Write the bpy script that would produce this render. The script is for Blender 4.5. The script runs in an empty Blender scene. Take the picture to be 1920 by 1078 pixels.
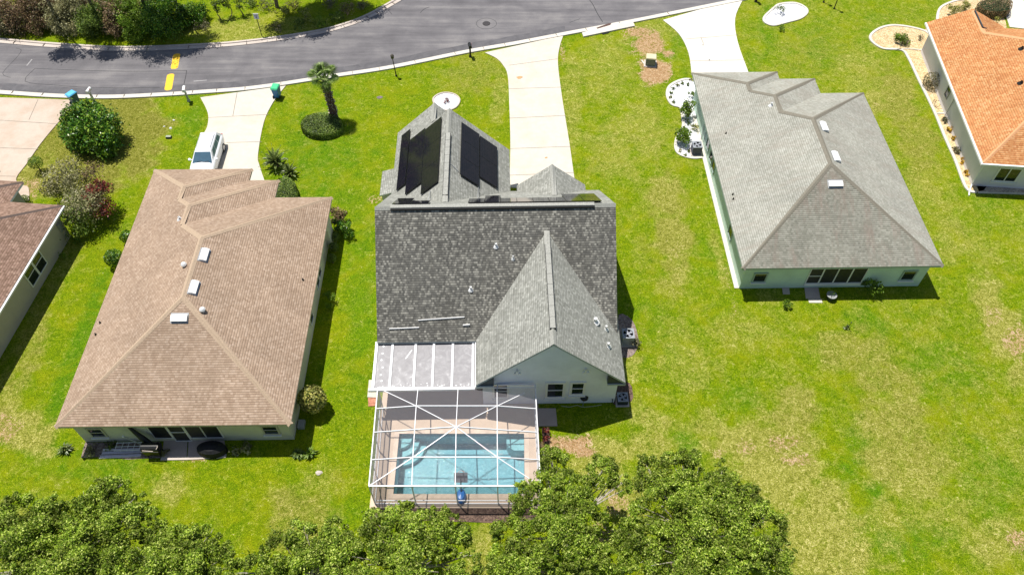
import bpy, math, random
import numpy as np
from mathutils import Vector, Matrix
R = math.radians
PI = math.pi
sc = bpy.context.scene
col = sc.collection

# ------------------------------------------------------------------ camera, light, exposure
CAMH, FPX, PITCH = 42.0, 1460.0, R(52.0)
cam_d = bpy.data.cameras.new('camera')
cam = bpy.data.objects.new('camera', cam_d)
col.objects.link(cam)
cam.location = (0, 0, CAMH)
cam.rotation_euler = (PI / 2 - PITCH, 0, 0)
cam_d.sensor_width = 36.0
cam_d.lens = FPX / 1920 * 36.0
cam_d.clip_end = 2000
sc.camera = cam

SUN = Vector((-0.24, 0.25, 1.0)).normalized()
sd = bpy.data.lights.new('sun', 'SUN')
sd.energy = 5.0
sd.angle = R(0.5)
sd.color = (1.0, 0.96, 0.89)
sun = bpy.data.objects.new('sun', sd)
col.objects.link(sun)
sun.location = (0, 0, 60)
sun.rotation_euler = SUN.to_track_quat('Z', 'Y').to_euler()

w = bpy.data.worlds.new('World')
sc.world = w
w.use_nodes = True
wn = w.node_tree
sky = wn.nodes.new('ShaderNodeTexSky')
sky.sky_type = 'NISHITA'
sky.sun_disc = False
sky.sun_elevation = math.asin(SUN.z)
sky.sun_rotation = math.atan2(SUN.x, SUN.y)
bgn = [n for n in wn.nodes if n.type == 'BACKGROUND'][0]
wn.links.new(sky.outputs[0], bgn.inputs[0])
bgn.inputs[1].default_value = 0.075
sc.view_settings.view_transform = 'Standard'
sc.view_settings.look = 'None'
sc.view_settings.exposure = 0.36
sc.view_settings.gamma = 1.0
sc.view_settings.use_curve_mapping = False

# ------------------------------------------------------------------ geometry helpers
CP, SP = math.cos(PITCH), math.sin(PITCH)
def at(px, py, z=0.0):
    """point of the place, at height z, that the survey photo shows at (px, py)"""
    u = (px - 960) / FPX; v = (539 - py) / FPX
    dx, dy, dz = u, CP + v * SP, -SP + v * CP
    t = (z - CAMH) / dz
    return Vector((dx * t, dy * t, z))
def mpp(px, py, z=0.0):
    p = at(px, py, z)
    return (p.y * CP - (z - CAMH) * SP) / FPX
def proj(x, y, z=0.0):
    zz = z - CAMH
    d = y * CP - zz * SP; v = y * SP + zz * CP
    return 960 + FPX * x / d, 539 - FPX * v / d

def smooth_line(pts, n=6, closed=False):
    P = [Vector(p) for p in pts]
    out = []
    m = len(P)
    rng = range(m) if closed else range(m - 1)
    for i in rng:
        p0 = P[(i - 1) % m] if closed or i > 0 else P[0]
        p1 = P[i]; p2 = P[(i + 1) % m]
        p3 = P[(i + 2) % m] if closed or i + 2 < m else P[-1]
        for k in range(n):
            t = k / n
            out.append(0.5 * ((2 * p1) + (-p0 + p2) * t + (2 * p0 - 5 * p1 + 4 * p2 - p3) * t * t + (-p0 + 3 * p1 - 3 * p2 + p3) * t ** 3))
    if not closed: out.append(P[-1])
    return out

class MB:
    def __init__(s, org=(0, 0, 0)):
        s.v = []; s.f = []; s.m = []; s.uv = []; s.org = Vector(org)
    def face(s, pts, mi=0, uv=None):
        b = len(s.v)
        for p in pts: s.v.append(Vector(p) - s.org)
        s.f.append(list(range(b, b + len(pts)))); s.m.append(mi)
        s.uv.append(uv or [(0, 0)] * len(pts))
    def box(s, x0, y0, z0, x1, y1, z1, mi=0, M=None, top=None):
        c = [(x0, y0, z0), (x1, y0, z0), (x1, y1, z0), (x0, y1, z0), (x0, y0, z1), (x1, y0, z1), (x1, y1, z1), (x0, y1, z1)]
        if M is not None: c = [M @ Vector(p) for p in c]
        for k, q in enumerate(((0, 3, 2, 1), (4, 5, 6, 7), (0, 1, 5, 4), (1, 2, 6, 5), (2, 3, 7, 6), (3, 0, 4, 7))):
            s.face([c[i] for i in q], (top if (top is not None and k == 1) else mi))
    def frustum(s, z0, x0, y0, X0, Y0, z1, x1, y1, X1, Y1, mi=0, top=None):
        c = [(x0, y0, z0), (X0, y0, z0), (X0, Y0, z0), (x0, Y0, z0), (x1, y1, z1), (X1, y1, z1), (X1, Y1, z1), (x1, Y1, z1)]
        for k, q in enumerate(((0, 3, 2, 1), (4, 5, 6, 7), (0, 1, 5, 4), (1, 2, 6, 5), (2, 3, 7, 6), (3, 0, 4, 7))):
            s.face([c[i] for i in q], (top if (top is not None and k == 1) else mi))
    def bar(s, a, b, wd, ht=None, mi=0):
        a = Vector(a); b = Vector(b); ht = wd if ht is None else ht
        d = (b - a).normalized()
        up = Vector((0, 0, 1)) if abs(d.z) < 0.95 else Vector((0, 1, 0))
        x = d.cross(up).normalized(); y = x.cross(d).normalized()
        c = [p + x * sx * wd / 2 + y * sy * ht / 2 for p in (a, b) for sx, sy in ((-1, -1), (1, -1), (1, 1), (-1, 1))]
        for q in ((3, 2, 1, 0), (4, 5, 6, 7), (0, 1, 5, 4), (1, 2, 6, 5), (2, 3, 7, 6), (3, 0, 4, 7)):
            s.face([c[i] for i in q], mi)
    def tube(s, pts, rad, n=8, mi=0, caps=True):
        P = [Vector(p) for p in pts]
        rad = rad if isinstance(rad, (list, tuple)) else [rad] * len(P)
        rings = []
        for i, p in enumerate(P):
            d = (P[min(i + 1, len(P) - 1)] - P[max(i - 1, 0)]).normalized()
            up = Vector((0, 0, 1)) if abs(d.z) < 0.9 else Vector((0, 1, 0))
            x = d.cross(up).normalized(); y = x.cross(d).normalized()
            rings.append([p + (x * math.cos(2 * PI * k / n) + y * math.sin(2 * PI * k / n)) * rad[i] for k in range(n)])
        for i in range(len(P) - 1):
            for k in range(n):
                s.face([rings[i][k], rings[i][(k + 1) % n], rings[i + 1][(k + 1) % n], rings[i + 1][k]], mi)
        if caps:
            s.face(rings[0][::-1], mi); s.face(rings[-1], mi)
    def lathe(s, prof, n=16, c=(0, 0, 0), mi=0):
        c = Vector(c)
        rs = [[c + Vector((r * math.cos(2 * PI * k / n), r * math.sin(2 * PI * k / n), z)) for k in range(n)] for r, z in prof]
        for i in range(len(rs) - 1):
            for k in range(n):
                s.face([rs[i][k], rs[i][(k + 1) % n], rs[i + 1][(k + 1) % n], rs[i + 1][k]], mi)
        if prof[0][0] > 1e-4: s.face(rs[0][::-1], mi)
        if prof[-1][0] > 1e-4: s.face(rs[-1], mi)
    def prism(s, poly, z0, z1, mi=0, top=None, bottom=True):
        P = [Vector((p[0], p[1], 0)) for p in poly]
        a = sum(P[i].x * P[(i + 1) % len(P)].y - P[(i + 1) % len(P)].x * P[i].y for i in range(len(P)))
        if a < 0: P = P[::-1]
        t = [p + Vector((0, 0, z1)) for p in P]; b = [p + Vector((0, 0, z0)) for p in P]
        s.face(t, mi if top is None else top)
        if bottom: s.face(b[::-1], mi)
        for i in range(len(P)):
            j = (i + 1) % len(P)
            s.face([b[i], b[j], t[j], t[i]], mi)
    def strip(s, line, wl, wr, z0, z1, mi=0, closed=False):
        """raised band along a ground line; wl / wr widths left and right"""
        L = [Vector(p) for p in line]; m = len(L); A = []; B = []
        for i, p in enumerate(L):
            q0 = L[(i - 1) % m] if closed or i > 0 else L[0]
            q1 = L[(i + 1) % m] if closed or i < m - 1 else L[-1]
            d = (q1 - q0); d.z = 0; d.normalize(); nrm = Vector((-d.y, d.x, 0))
            A.append(p + nrm * wl); B.append(p - nrm * wr)
        for i in range(m if closed else m - 1):
            j = (i + 1) % m
            a, b, c, d = A[i], B[i], B[j], A[j]
            up = lambda q, z: Vector((q.x, q.y, z))
            s.face([up(a, z1), up(b, z1), up(c, z1), up(d, z1)], mi)
            s.face([up(b, z0), up(c, z0), up(c, z1), up(b, z1)], mi)
            s.face([up(d, z0), up(a, z0), up(a, z1), up(d, z1)], mi)
    def build(s, name, mats, parent=None, smooth=False):
        me = bpy.data.meshes.new(name)
        me.from_pydata([tuple(v) for v in s.v], [], s.f)
        mats = mats if isinstance(mats, (list, tuple)) else [mats]
        for m in mats: me.materials.append(m)
        me.polygons.foreach_set('material_index', s.m)
        uvl = me.uv_layers.new(name='UVMap')
        flat = [c for u in s.uv for p in u for c in p]
        uvl.data.foreach_set('uv', flat)
        if smooth: me.polygons.foreach_set('use_smooth', [True] * len(me.polygons))
        me.validate(); me.update()
        o = bpy.data.objects.new(name, me)
        col.objects.link(o)
        if parent is not None: o.parent = parent
        return o

def tag(o, label=None, cat=None, group=None, kind=None):
    if label: o['label'] = label
    if cat: o['category'] = cat
    if group: o['group'] = group
    if kind: o['kind'] = kind
    return o
def empty(name, loc, label, cat, group=None, rz=0.0):
    o = bpy.data.objects.new(name, None)
    col.objects.link(o)
    o.empty_display_size = 0.3
    o.location = loc; o.rotation_euler = (0, 0, rz)
    return tag(o, label, cat, group)
def children(o): return [c for c in bpy.data.objects if c.parent == o]
def copy_tree(o, parent=None):
    c = o.copy(); col.objects.link(c)
    if parent is not None: c.parent = parent
    for ch in children(o): copy_tree(ch, c)
    return c

# ------------------------------------------------------------------ materials
def S(r, g, b):
    f = lambda c: (c / 255 / 12.92) if c / 255 <= 0.04045 else ((c / 255 + 0.055) / 1.055) ** 2.4
    return (f(r), f(g), f(b), 1)
def new_mat(name):
    m = bpy.data.materials.new(name); m.use_nodes = True
    nt = m.node_tree
    b = [n for n in nt.nodes if n.type == 'BSDF_PRINCIPLED'][0]
    return m, nt, b
def N(nt, t, **kw):
    n = nt.nodes.new(t)
    for k, v in kw.items():
        if hasattr(n, k): setattr(n, k, v)
        else: n.inputs[k].default_value = v
    return n
def ramp(nt, fac, stops):
    r = nt.nodes.new('ShaderNodeValToRGB')
    e = r.color_ramp.elements
    while len(e) < len(stops): e.new(0.5)
    for i, (p, c) in enumerate(stops):
        e[i].position = p; e[i].color = c if len(c) == 4 else (*c, 1)
    nt.links.new(fac, r.inputs[0])
    return r.outputs[0]
def mixc(nt, fac, a, b, mode='MIX'):
    m = nt.nodes.new('ShaderNodeMix'); m.data_type = 'RGBA'; m.blend_type = mode
    for i, v in ((0, fac), (6, a), (7, b)):
        if isinstance(v, bpy.types.NodeSocket): nt.links.new(v, m.inputs[i])
        elif i == 0: m.inputs[0].default_value = v
        else: m.inputs[i].default_value = v if len(v) == 4 else (*v, 1)
    return m.outputs[2]
def mth(nt, op, a, b=0.0, c=0.0):
    m = nt.nodes.new('ShaderNodeMath'); m.operation = op
    for i, v in ((0, a), (1, b), (2, c)):
        if isinstance(v, bpy.types.NodeSocket): nt.links.new(v, m.inputs[i])
        else: m.inputs[i].default_value = v
    return m.outputs[0]
def noise(nt, scale, detail=4, rough=0.55, vec=None, dist=0.0, out=0):
    n = nt.nodes.new('ShaderNodeTexNoise')
    n.inputs['Scale'].default_value = scale; n.inputs['Detail'].default_value = detail
    n.inputs['Roughness'].default_value = rough; n.inputs['Distortion'].default_value = dist
    if vec is not None: nt.links.new(vec, n.inputs['Vector'])
    return n.outputs[out]
def objco(nt):
    return nt.nodes.new('ShaderNodeTexCoord').outputs['Object']
def geopos(nt):
    return nt.nodes.new('ShaderNodeNewGeometry').outputs['Position']
def bump(nt, b, h, strength=0.5, dist=0.02):
    n = nt.nodes.new('ShaderNodeBump')
    n.inputs['Strength'].default_value = strength; n.inputs['Distance'].default_value = dist
    nt.links.new(h, n.inputs['Height']); nt.links.new(n.outputs[0], b.inputs['Normal'])
def plain(name, c, rough=0.6, metal=0.0, var=0.12, scale=3.0, spec=0.4, bmp=0.0):
    m, nt, b = new_mat(name)
    c = Vector(c[:3])
    f = noise(nt, scale, 5, 0.6, objco(nt))
    cc = ramp(nt, f, [(0.3, tuple(c * (1 - var))), (0.7, tuple(c * (1 + var)))])
    nt.links.new(cc, b.inputs['Base Color'])
    b.inputs['Roughness'].default_value = rough; b.inputs['Metallic'].default_value = metal
    b.inputs['Specular IOR Level'].default_value = spec
    if bmp: bump(nt, b, noise(nt, 60, 4, 0.6, objco(nt)), bmp, 0.01)
    return m

def shingle(name, tones, stain=None, row=0.142, wid=0.15, dark=0.45, rowdark=0.55, spread=1.0, stain_amt=0.35, streak=.5):
    m, nt, b = new_mat(name)
    uv = nt.nodes.new('ShaderNodeUVMap').outputs[0]
    br = nt.nodes.new('ShaderNodeTexBrick')
    nt.links.new(uv, br.inputs['Vector'])
    br.offset = 0.5; br.squash = 1.0
    br.inputs['Color1'].default_value = (0, 0, 0, 1); br.inputs['Color2'].default_value = (1, 1, 1, 1)
    br.inputs['Mortar'].default_value = (0.5, 0.5, 0.5, 1)
    br.inputs['Scale'].default_value = 1.0; br.inputs['Mortar Size'].default_value = 0.006
    br.inputs['Mortar Smooth'].default_value = 0.3
    br.inputs['Brick Width'].default_value = wid; br.inputs['Row Height'].default_value = row
    br.inputs['Bias'].default_value = 0.0
    k = len(tones)
    sp_ = nt.nodes.new('ShaderNodeSeparateXYZ'); nt.links.new(uv, sp_.inputs[0])
    rw = mth(nt, 'FLOOR', mth(nt, 'DIVIDE', sp_.outputs[1], row))
    cl = mth(nt, 'FLOOR', mth(nt, 'ADD', mth(nt, 'DIVIDE', sp_.outputs[0], wid), mth(nt, 'MULTIPLY', rw, 0.37)))
    cb = nt.nodes.new('ShaderNodeCombineXYZ'); nt.links.new(rw, cb.inputs[0]); nt.links.new(cl, cb.inputs[1])
    wn_ = nt.nodes.new('ShaderNodeTexWhiteNoise'); wn_.noise_dimensions = '2D'; nt.links.new(cb.outputs[0], wn_.inputs[0])
    vs0 = nt.nodes.new('ShaderNodeMapping'); nt.links.new(uv, vs0.inputs[0]); vs0.inputs['Scale'].default_value = (2.2, 0.5, 1)
    strk = noise(nt, 1.0, 5, 0.7, vs0.outputs[0])
    rv = mth(nt, 'ADD', wn_.outputs[0], mth(nt, 'MULTIPLY', mth(nt, 'SUBTRACT', strk, .5), streak))
    base = ramp(nt, rv, [(0.5 + (i / (k - 1) - 0.5) * spread, t) for i, t in enumerate(tones)])
    # shade of the thick butt edge of every course, painted into the tone
    sep = nt.nodes.new('ShaderNodeSeparateXYZ'); nt.links.new(uv, sep.inputs[0])
    fr = mth(nt, 'FRACT', mth(nt, 'DIVIDE', sep.outputs[1], row))
    edge = ramp(nt, fr, [(0.0, (rowdark,) * 3), (0.22, ((1 + rowdark) / 2,) * 3), (0.42, (1, 1, 1)), (1.0, (1.04, 1.04, 1.04))])
    c1 = mixc(nt, 1.0, base, edge, 'MULTIPLY')
    gr = noise(nt, 20, 4, 0.75, uv)
    c2 = mixc(nt, 1.0, c1, ramp(nt, gr, [(0.35, (0.86,) * 3), (0.65, (1.14,) * 3)]), 'MULTIPLY')
    bl = noise(nt, 0.35, 5, 0.65, objco(nt))
    c3 = mixc(nt, 1.0, c2, ramp(nt, bl, [(0.3, (0.85,) * 3), (0.7, (1.12,) * 3)]), 'MULTIPLY')
    if stain:
        vs = nt.nodes.new('ShaderNodeMapping'); nt.links.new(uv, vs.inputs[0]); vs.inputs['Scale'].default_value = (1.6, 0.28, 1)
        sn = noise(nt, 1.0, 6, 0.7, vs.outputs[0])
        c3 = mixc(nt, mth(nt, 'MULTIPLY', ramp(nt, sn, [(0.48, (0, 0, 0)), (0.66, (1, 1, 1))]), stain_amt), c3, stain)
    nt.links.new(c3, b.inputs['Base Color'])
    b.inputs['Roughness'].default_value = 0.9; b.inputs['Specular IOR Level'].default_value = 0.15
    hh = mth(nt, 'SUBTRACT', mth(nt, 'MULTIPLY', mth(nt, 'SUBTRACT', 1.0, fr), 0.6), mth(nt, 'MULTIPLY', br.outputs['Fac'], 0.5))
    bump(nt, b, mth(nt, 'ADD', hh, mth(nt, 'MULTIPLY', gr, 0.6)), 0.55, 0.02)
    return m

def leafmat(name, tones, trans=0.25, rough=0.5, spec=0.35):
    m, nt, b = new_mat(name)
    g = nt.nodes.new('ShaderNodeNewGeometry')
    k = len(tones)
    c = ramp(nt, g.outputs['Random Per Island'], [(i / (k - 1), t) for i, t in enumerate(tones)])
    big = noise(nt, 0.9, 3, 0.6, objco(nt))
    c = mixc(nt, 1.0, c, ramp(nt, big, [(0.36, (.50,) * 3), (0.64, (1.35,) * 3)]), 'MULTIPLY')
    nt.links.new(c, b.inputs['Base Color'])
    b.inputs['Roughness'].default_value = rough; b.inputs['Specular IOR Level'].default_value = spec
    t = nt.nodes.new('ShaderNodeBsdfTranslucent'); nt.links.new(c, t.inputs[0])
    mx = nt.nodes.new('ShaderNodeMixShader'); mx.inputs[0].default_value = trans
    out = [n for n in nt.nodes if n.type == 'OUTPUT_MATERIAL'][0]
    nt.links.new(b.outputs[0], mx.inputs[1]); nt.links.new(t.outputs[0], mx.inputs[2]); nt.links.new(mx.outputs[0], out.inputs[0])
    return m

def concrete(name, c, stain=(0.5, 0.33, 0.2), amt=0.35, var=0.06):
    m, nt, b = new_mat(name)
    p = geopos(nt); c = Vector(c[:3])
    f = noise(nt, 2.2, 6, 0.7, p)
    base = ramp(nt, f, [(0.3, tuple(c * (1 - var))), (0.7, tuple(c * (1 + var)))])
    s = noise(nt, 0.45, 5, 0.6, p, 0.4)
    cc = mixc(nt, mth(nt, 'MULTIPLY', ramp(nt, s, [(0.46, (0, 0, 0)), (0.72, (1, 1, 1))]), amt), base, stain)
    sp = noise(nt, 30, 2, 0.5, p)
    cc = mixc(nt, 1.0, cc, ramp(nt, sp, [(0.3, (0.93,) * 3), (0.7, (1.05,) * 3)]), 'MULTIPLY')
    nt.links.new(cc, b.inputs['Base Color'])
    b.inputs['Roughness'].default_value = 0.85; b.inputs['Specular IOR Level'].default_value = 0.2
    bump(nt, b, sp, 0.15, 0.01)
    return m

def gravel(name, tones, scale=16):
    m, nt, b = new_mat(name)
    v = nt.nodes.new('ShaderNodeTexVoronoi'); v.inputs['Scale'].default_value = scale
    nt.links.new(geopos(nt), v.inputs['Vector'])
    sp = nt.nodes.new('ShaderNodeSeparateColor'); nt.links.new(v.outputs['Color'], sp.inputs[0])
    k = len(tones)
    c = ramp(nt, sp.outputs[0], [(i / (k - 1), t) for i, t in enumerate(tones)])
    n2 = noise(nt, 1.5, 5, 0.7, geopos(nt))
    c = mixc(nt, 1.0, c, ramp(nt, n2, [(0.3, (0.8,) * 3), (0.7, (1.15,) * 3)]), 'MULTIPLY')
    nt.links.new(c, b.inputs['Base Color'])
    b.inputs['Roughness'].default_value = 0.9
    bump(nt, b, v.outputs['Distance'], 0.8, 0.03)
    return m

M = {}
M['roof_brown'] = shingle('roof_brown', [(.30, .212, .15), (.345, .25, .18), (.37, .27, .195), (.43, .325, .245)], (.26, .185, .13), rowdark=0.52, stain_amt=.3)
M['roof_grey_pale'] = shingle('roof_grey_pale', [(0.282, 0.280, 0.2376), (0.321, 0.319, 0.2728), (0.343, 0.339, 0.2948), (0.387, 0.383, 0.3344)], (0.264, 0.229, 0.1892), rowdark=0.62, stain_amt=.4)
M['roof_grey'] = shingle('roof_grey', [(.23, .232, .205), (.275, .277, .248), (.305, .307, .276), (.385, .387, .35)], (.20, .205, .18), rowdark=0.55)
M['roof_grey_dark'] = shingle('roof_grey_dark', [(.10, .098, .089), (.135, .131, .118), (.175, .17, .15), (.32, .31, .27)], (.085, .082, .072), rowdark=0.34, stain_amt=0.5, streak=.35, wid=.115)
M['roof_grey_front'] = shingle('roof_grey_front', [(.19, .19, .155), (.225, .222, .182), (.245, .24, .20), (.29, .285, .24)], (.23, .17, .14), rowdark=0.5, stain_amt=.5)  # darker front slope copy: brown algae streaks, plus butt shade painted into the colour
M['roof_orange'] = shingle('roof_orange', [(0.405, 0.163, 0.0600), (0.484, 0.220, 0.0870), (0.510, 0.251, 0.1020), (0.581, 0.319, 0.1500)], (0.387, 0.144, 0.0600), row=0.16, rowdark=0.55)
M['roof_taupe'] = shingle('roof_taupe', [(0.180, 0.115, 0.0807), (0.237, 0.153, 0.1123), (0.275, 0.178, 0.1334), (0.342, 0.231, 0.1755)], (0.162, 0.103, 0.0737), rowdark=0.62)
M['cap_brown'] = plain('cap_brown', (.40, .30, .21), .9, var=.2, scale=14)
M['cap_grey_pale'] = plain('cap_grey_pale', (0.184, 0.168, 0.1320), .9, var=.2, scale=14)
M['cap_grey'] = plain('cap_grey', (.30, .30, .27), .9, var=.25, scale=14)
M['cap_orange'] = plain('cap_orange', (0.594, 0.306, 0.1500), .9, var=.15, scale=14)
M['cap_taupe'] = plain('cap_taupe', (.13, .095, .08), .9, var=.2, scale=14)
M['fascia_white'] = plain('fascia_white', (.78, .78, .76), .5, var=.04)
M['fascia_green'] = plain('fascia_green', (.30, .38, .34), .6, var=.05)
M['fascia_beige'] = plain('fascia_beige', (.42, .40, .34), .6, var=.05)
M['fascia_grey'] = plain('fascia_grey', (.38, .42, .41), .6, var=.05)
def stucco(name, c):
    m, nt, b = new_mat(name); c = Vector(c)
    p = objco(nt)
    f = noise(nt, 0.8, 5, 0.65, p)
    cc = ramp(nt, f, [(0.3, tuple(c * .9)), (0.7, tuple(c * 1.08))])
    nt.links.new(cc, b.inputs['Base Color']); b.inputs['Roughness'].default_value = 0.9
    bump(nt, b, noise(nt, 40, 4, 0.6, p), 0.4, 0.01)
    return m
M['wall_blue'] = stucco('wall_grey_blue', (0.727, 0.754, 0.8229))
M['wall_green'] = stucco('wall_pale_green', (0.506, 0.644, 0.5405))
M['wall_beige'] = stucco('wall_beige', (.56, .55, .44))
M['wall_taupe'] = stucco('wall_taupe', (.46, .42, .35))
M['wall_white'] = stucco('wall_white', (.68, .66, .66))
M['glass'] = plain('window_glass', (.012, .018, .022), .06, var=.3, spec=.8)
M['screen_dark'] = plain('dark_screen', (.02, .022, .024), .5, var=.3)
M['dark_green'] = plain('dark_green', (.02, .035, .008), .95, var=.3)
M['white'] = plain('white_paint', (.72, .72, .71), .45, var=.04)
M['white_metal'] = plain('white_aluminium', (.70, .70, .72), .35, var=.04)
M['metal_grey'] = plain('grey_metal', (.36, .37, .38), .45, .3, var=.1)
M['black'] = plain('black_paint', (.012, .012, .012), .4, var=.2)
M['rubber'] = plain('rubber', (.02, .02, .02), .8, var=.2)
M['dark_slate'] = plain('dark_slate', (.03, .042, .05), .6, var=.3, scale=8)
M['asphalt'] = None
M['concrete'] = concrete('driveway_concrete', (.545, .505, .435), (.47, .375, .27), .38)
M['concrete_old'] = concrete('worn_concrete', (0.490, 0.413, 0.3406), (0.392, 0.270, 0.1847), .6)
M['curb'] = concrete('curb_concrete', (.50, .44, .39), (.32, .25, .2), .4)
M['curb_white'] = concrete('painted_edging', (.57, .54, .48), (.45, .41, .35), .4)
M['deck'] = concrete('pool_deck', (.56, .44, .34), (.42, .32, .26), .3)
M['joint'] = plain('joint', (.20, .17, .14), .9)
M['paver'] = concrete('paver', (.46, .38, .34), (.3, .22, .2), .4)
M['brick'] = plain('brick_paver', (.45, .19, .12), .9, var=.4, scale=9)
M['pink_edge'] = plain('pale_edge', (.62, .50, .40), .9, var=.15)
M['rock_white'] = gravel('white_rock', [(.42, .42, .44), (.68, .68, .70), (.80, .80, .82)], 11)
M['rock_tan'] = gravel('tan_rock', [(0.368, 0.244, 0.1116), (0.512, 0.370, 0.1860), (0.592, 0.459, 0.2604), (0.640, 0.533, 0.3472)], 13)
M['mulch'] = gravel('dark_mulch', [(.05, .03, .022), (.10, .06, .045), (.17, .11, .08)], 14)
M['mulch_rock'] = gravel('grey_mulch', [(.12, .085, .07), (.20, .15, .13), (.30, .24, .21)], 12)
M['gravel_pale'] = gravel('pale_gravel', [(.26, .21, .18), (.40, .34, .30), (.55, .48, .43)], 12)
M['concrete_new'] = concrete('bright_concrete', (0.612, 0.579, 0.5133), (0.540, 0.472, 0.3915), .3)
M['bark'] = plain('bark', (.17, .13, .095), .95, var=.4, scale=9, bmp=.6)
M['bark_pale'] = plain('bark_pale', (.40, .36, .30), .95, var=.4, scale=9, bmp=.6)
M['bark_palm'] = plain('palm_bark', (.10, .06, .045), .95, var=.5, scale=14, bmp=.6)
M['boot_cut'] = plain('cut_frond_stub', (.55, .47, .36), .9, var=.25)
M['leaf_oak'] = leafmat('leaf_oak', [(0.043, 0.090, 0.0059), (0.120, 0.201, 0.0119), (0.193, 0.291, 0.0198), (0.328, 0.423, 0.0446), (0.539, 0.603, 0.1683)], .25, .6, .15)
M['leaf_deep'] = leafmat('leaf_deep', [(0.018, 0.066, 0.0072), (0.048, 0.150, 0.0096), (0.120, 0.264, 0.0180), (0.312, 0.432, 0.0480)], .25, .35)
M['leaf_hedge'] = leafmat('leaf_hedge', [(0.060, 0.120, 0.0144), (0.132, 0.204, 0.0264), (0.264, 0.336, 0.0600)], .3)
M['leaf_bright'] = leafmat('leaf_bright', [(.09, .17, .012), (.16, .28, .02), (.27, .38, .03)], .35)
M['leaf_gold'] = leafmat('leaf_gold', [(.08, .12, .02), (.20, .24, .04), (.42, .40, .08), (.62, .56, .20)], .2)
M['leaf_olive'] = leafmat('leaf_olive', [(.10, .095, .04), (.18, .17, .08), (.30, .27, .15)], .2)
M['leaf_brown'] = leafmat('leaf_brown', [(.09, .06, .03), (.22, .14, .075), (.42, .28, .16), (.13, .17, .03)], .2)
M['leaf_red'] = leafmat('leaf_red', [(.06, .02, .02), (.14, .03, .025), (.35, .05, .04), (.20, .10, .05)], .2)
M['leaf_sago'] = leafmat('leaf_sago', [(.04, .075, .01), (.11, .16, .025), (.28, .33, .10)], .2, .4)
M['leaf_palm'] = leafmat('leaf_palm', [(0.156, 0.247, 0.0480), (0.286, 0.403, 0.1080), (0.494, 0.611, 0.2400)], .35)
M['leaf_silver'] = leafmat('leaf_silver', [(0.170, 0.177, 0.0680), (0.300, 0.288, 0.1275), (0.460, 0.419, 0.2295)], .2)
M['flower_yellow'] = leafmat('flower_yellow', [(.40, .22, .02), (.70, .42, .03), (.85, .60, .08)], .2)
M['flower_red'] = leafmat('flower_red', [(.25, .02, .02), (.40, .06, .05)], .2)

def asphalt():
    m, nt, b = new_mat('asphalt')
    p = geopos(nt)
    f = noise(nt, 0.35, 6, 0.62, p, 0.3)
    vs = nt.nodes.new('ShaderNodeMapping'); nt.links.new(p, vs.inputs[0])
    vs.inputs['Rotation'].default_value = (0, 0, -R(12)); vs.inputs['Scale'].default_value = (0.05, 0.6, 1)
    g = noise(nt, 2.0, 5, 0.6, vs.outputs[0])
    t = mth(nt, 'ADD', mth(nt, 'MULTIPLY', f, 0.45), mth(nt, 'MULTIPLY', g, 0.55))
    c = ramp(nt, t, [(0.36, (0.096, 0.091, 0.0967)), (0.5, (0.140, 0.133, 0.1383)), (0.62, (0.202, 0.191, 0.1888))])
    sp = noise(nt, 38, 3, 0.7, p)
    c = mixc(nt, 1.0, c, ramp(nt, sp, [(0.3, (.82,) * 3), (0.7, (1.2,) * 3)]), 'MULTIPLY')
    nt.links.new(c, b.inputs['Base Color']); b.inputs['Roughness'].default_value = 0.9
    b.inputs['Specular IOR Level'].default_value = 0.25
    bump(nt, b, sp, 0.3, 0.01)
    return m
M['asphalt'] = asphalt()
M['crack'] = plain('crack_sealer', (.03, .03, .032), .7)
M['scuff'] = plain('road_scuff', (.30, .29, .29), .9)
M['yellow_paint'] = plain('yellow_paint', (.78, .46, .02), .7, var=.12, scale=4)

def panelmat():
    m, nt, b = new_mat('solar_cells')
    p = objco(nt)
    br = nt.nodes.new('ShaderNodeTexBrick'); nt.links.new(nt.nodes.new('ShaderNodeUVMap').outputs[0], br.inputs['Vector'])
    br.offset = 0.0
    br.inputs['Color1'].default_value = (.006, .006, .012, 1); br.inputs['Color2'].default_value = (.012, .010, .016, 1)
    br.inputs['Mortar'].default_value = (.03, .03, .035, 1); br.inputs['Scale'].default_value = 1.0
    br.inputs['Mortar Size'].default_value = 0.004; br.inputs['Brick Width'].default_value = 0.16; br.inputs['Row Height'].default_value = 0.16
    nt.links.new(br.outputs[0], b.inputs['Base Color'])
    b.inputs['Roughness'].default_value = 0.08; b.inputs['Specular IOR Level'].default_value = 0.16
    return m
M['solar'] = panelmat()
M['frame_black'] = plain('black_frame', (.008, .008, .01), .35)

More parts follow.
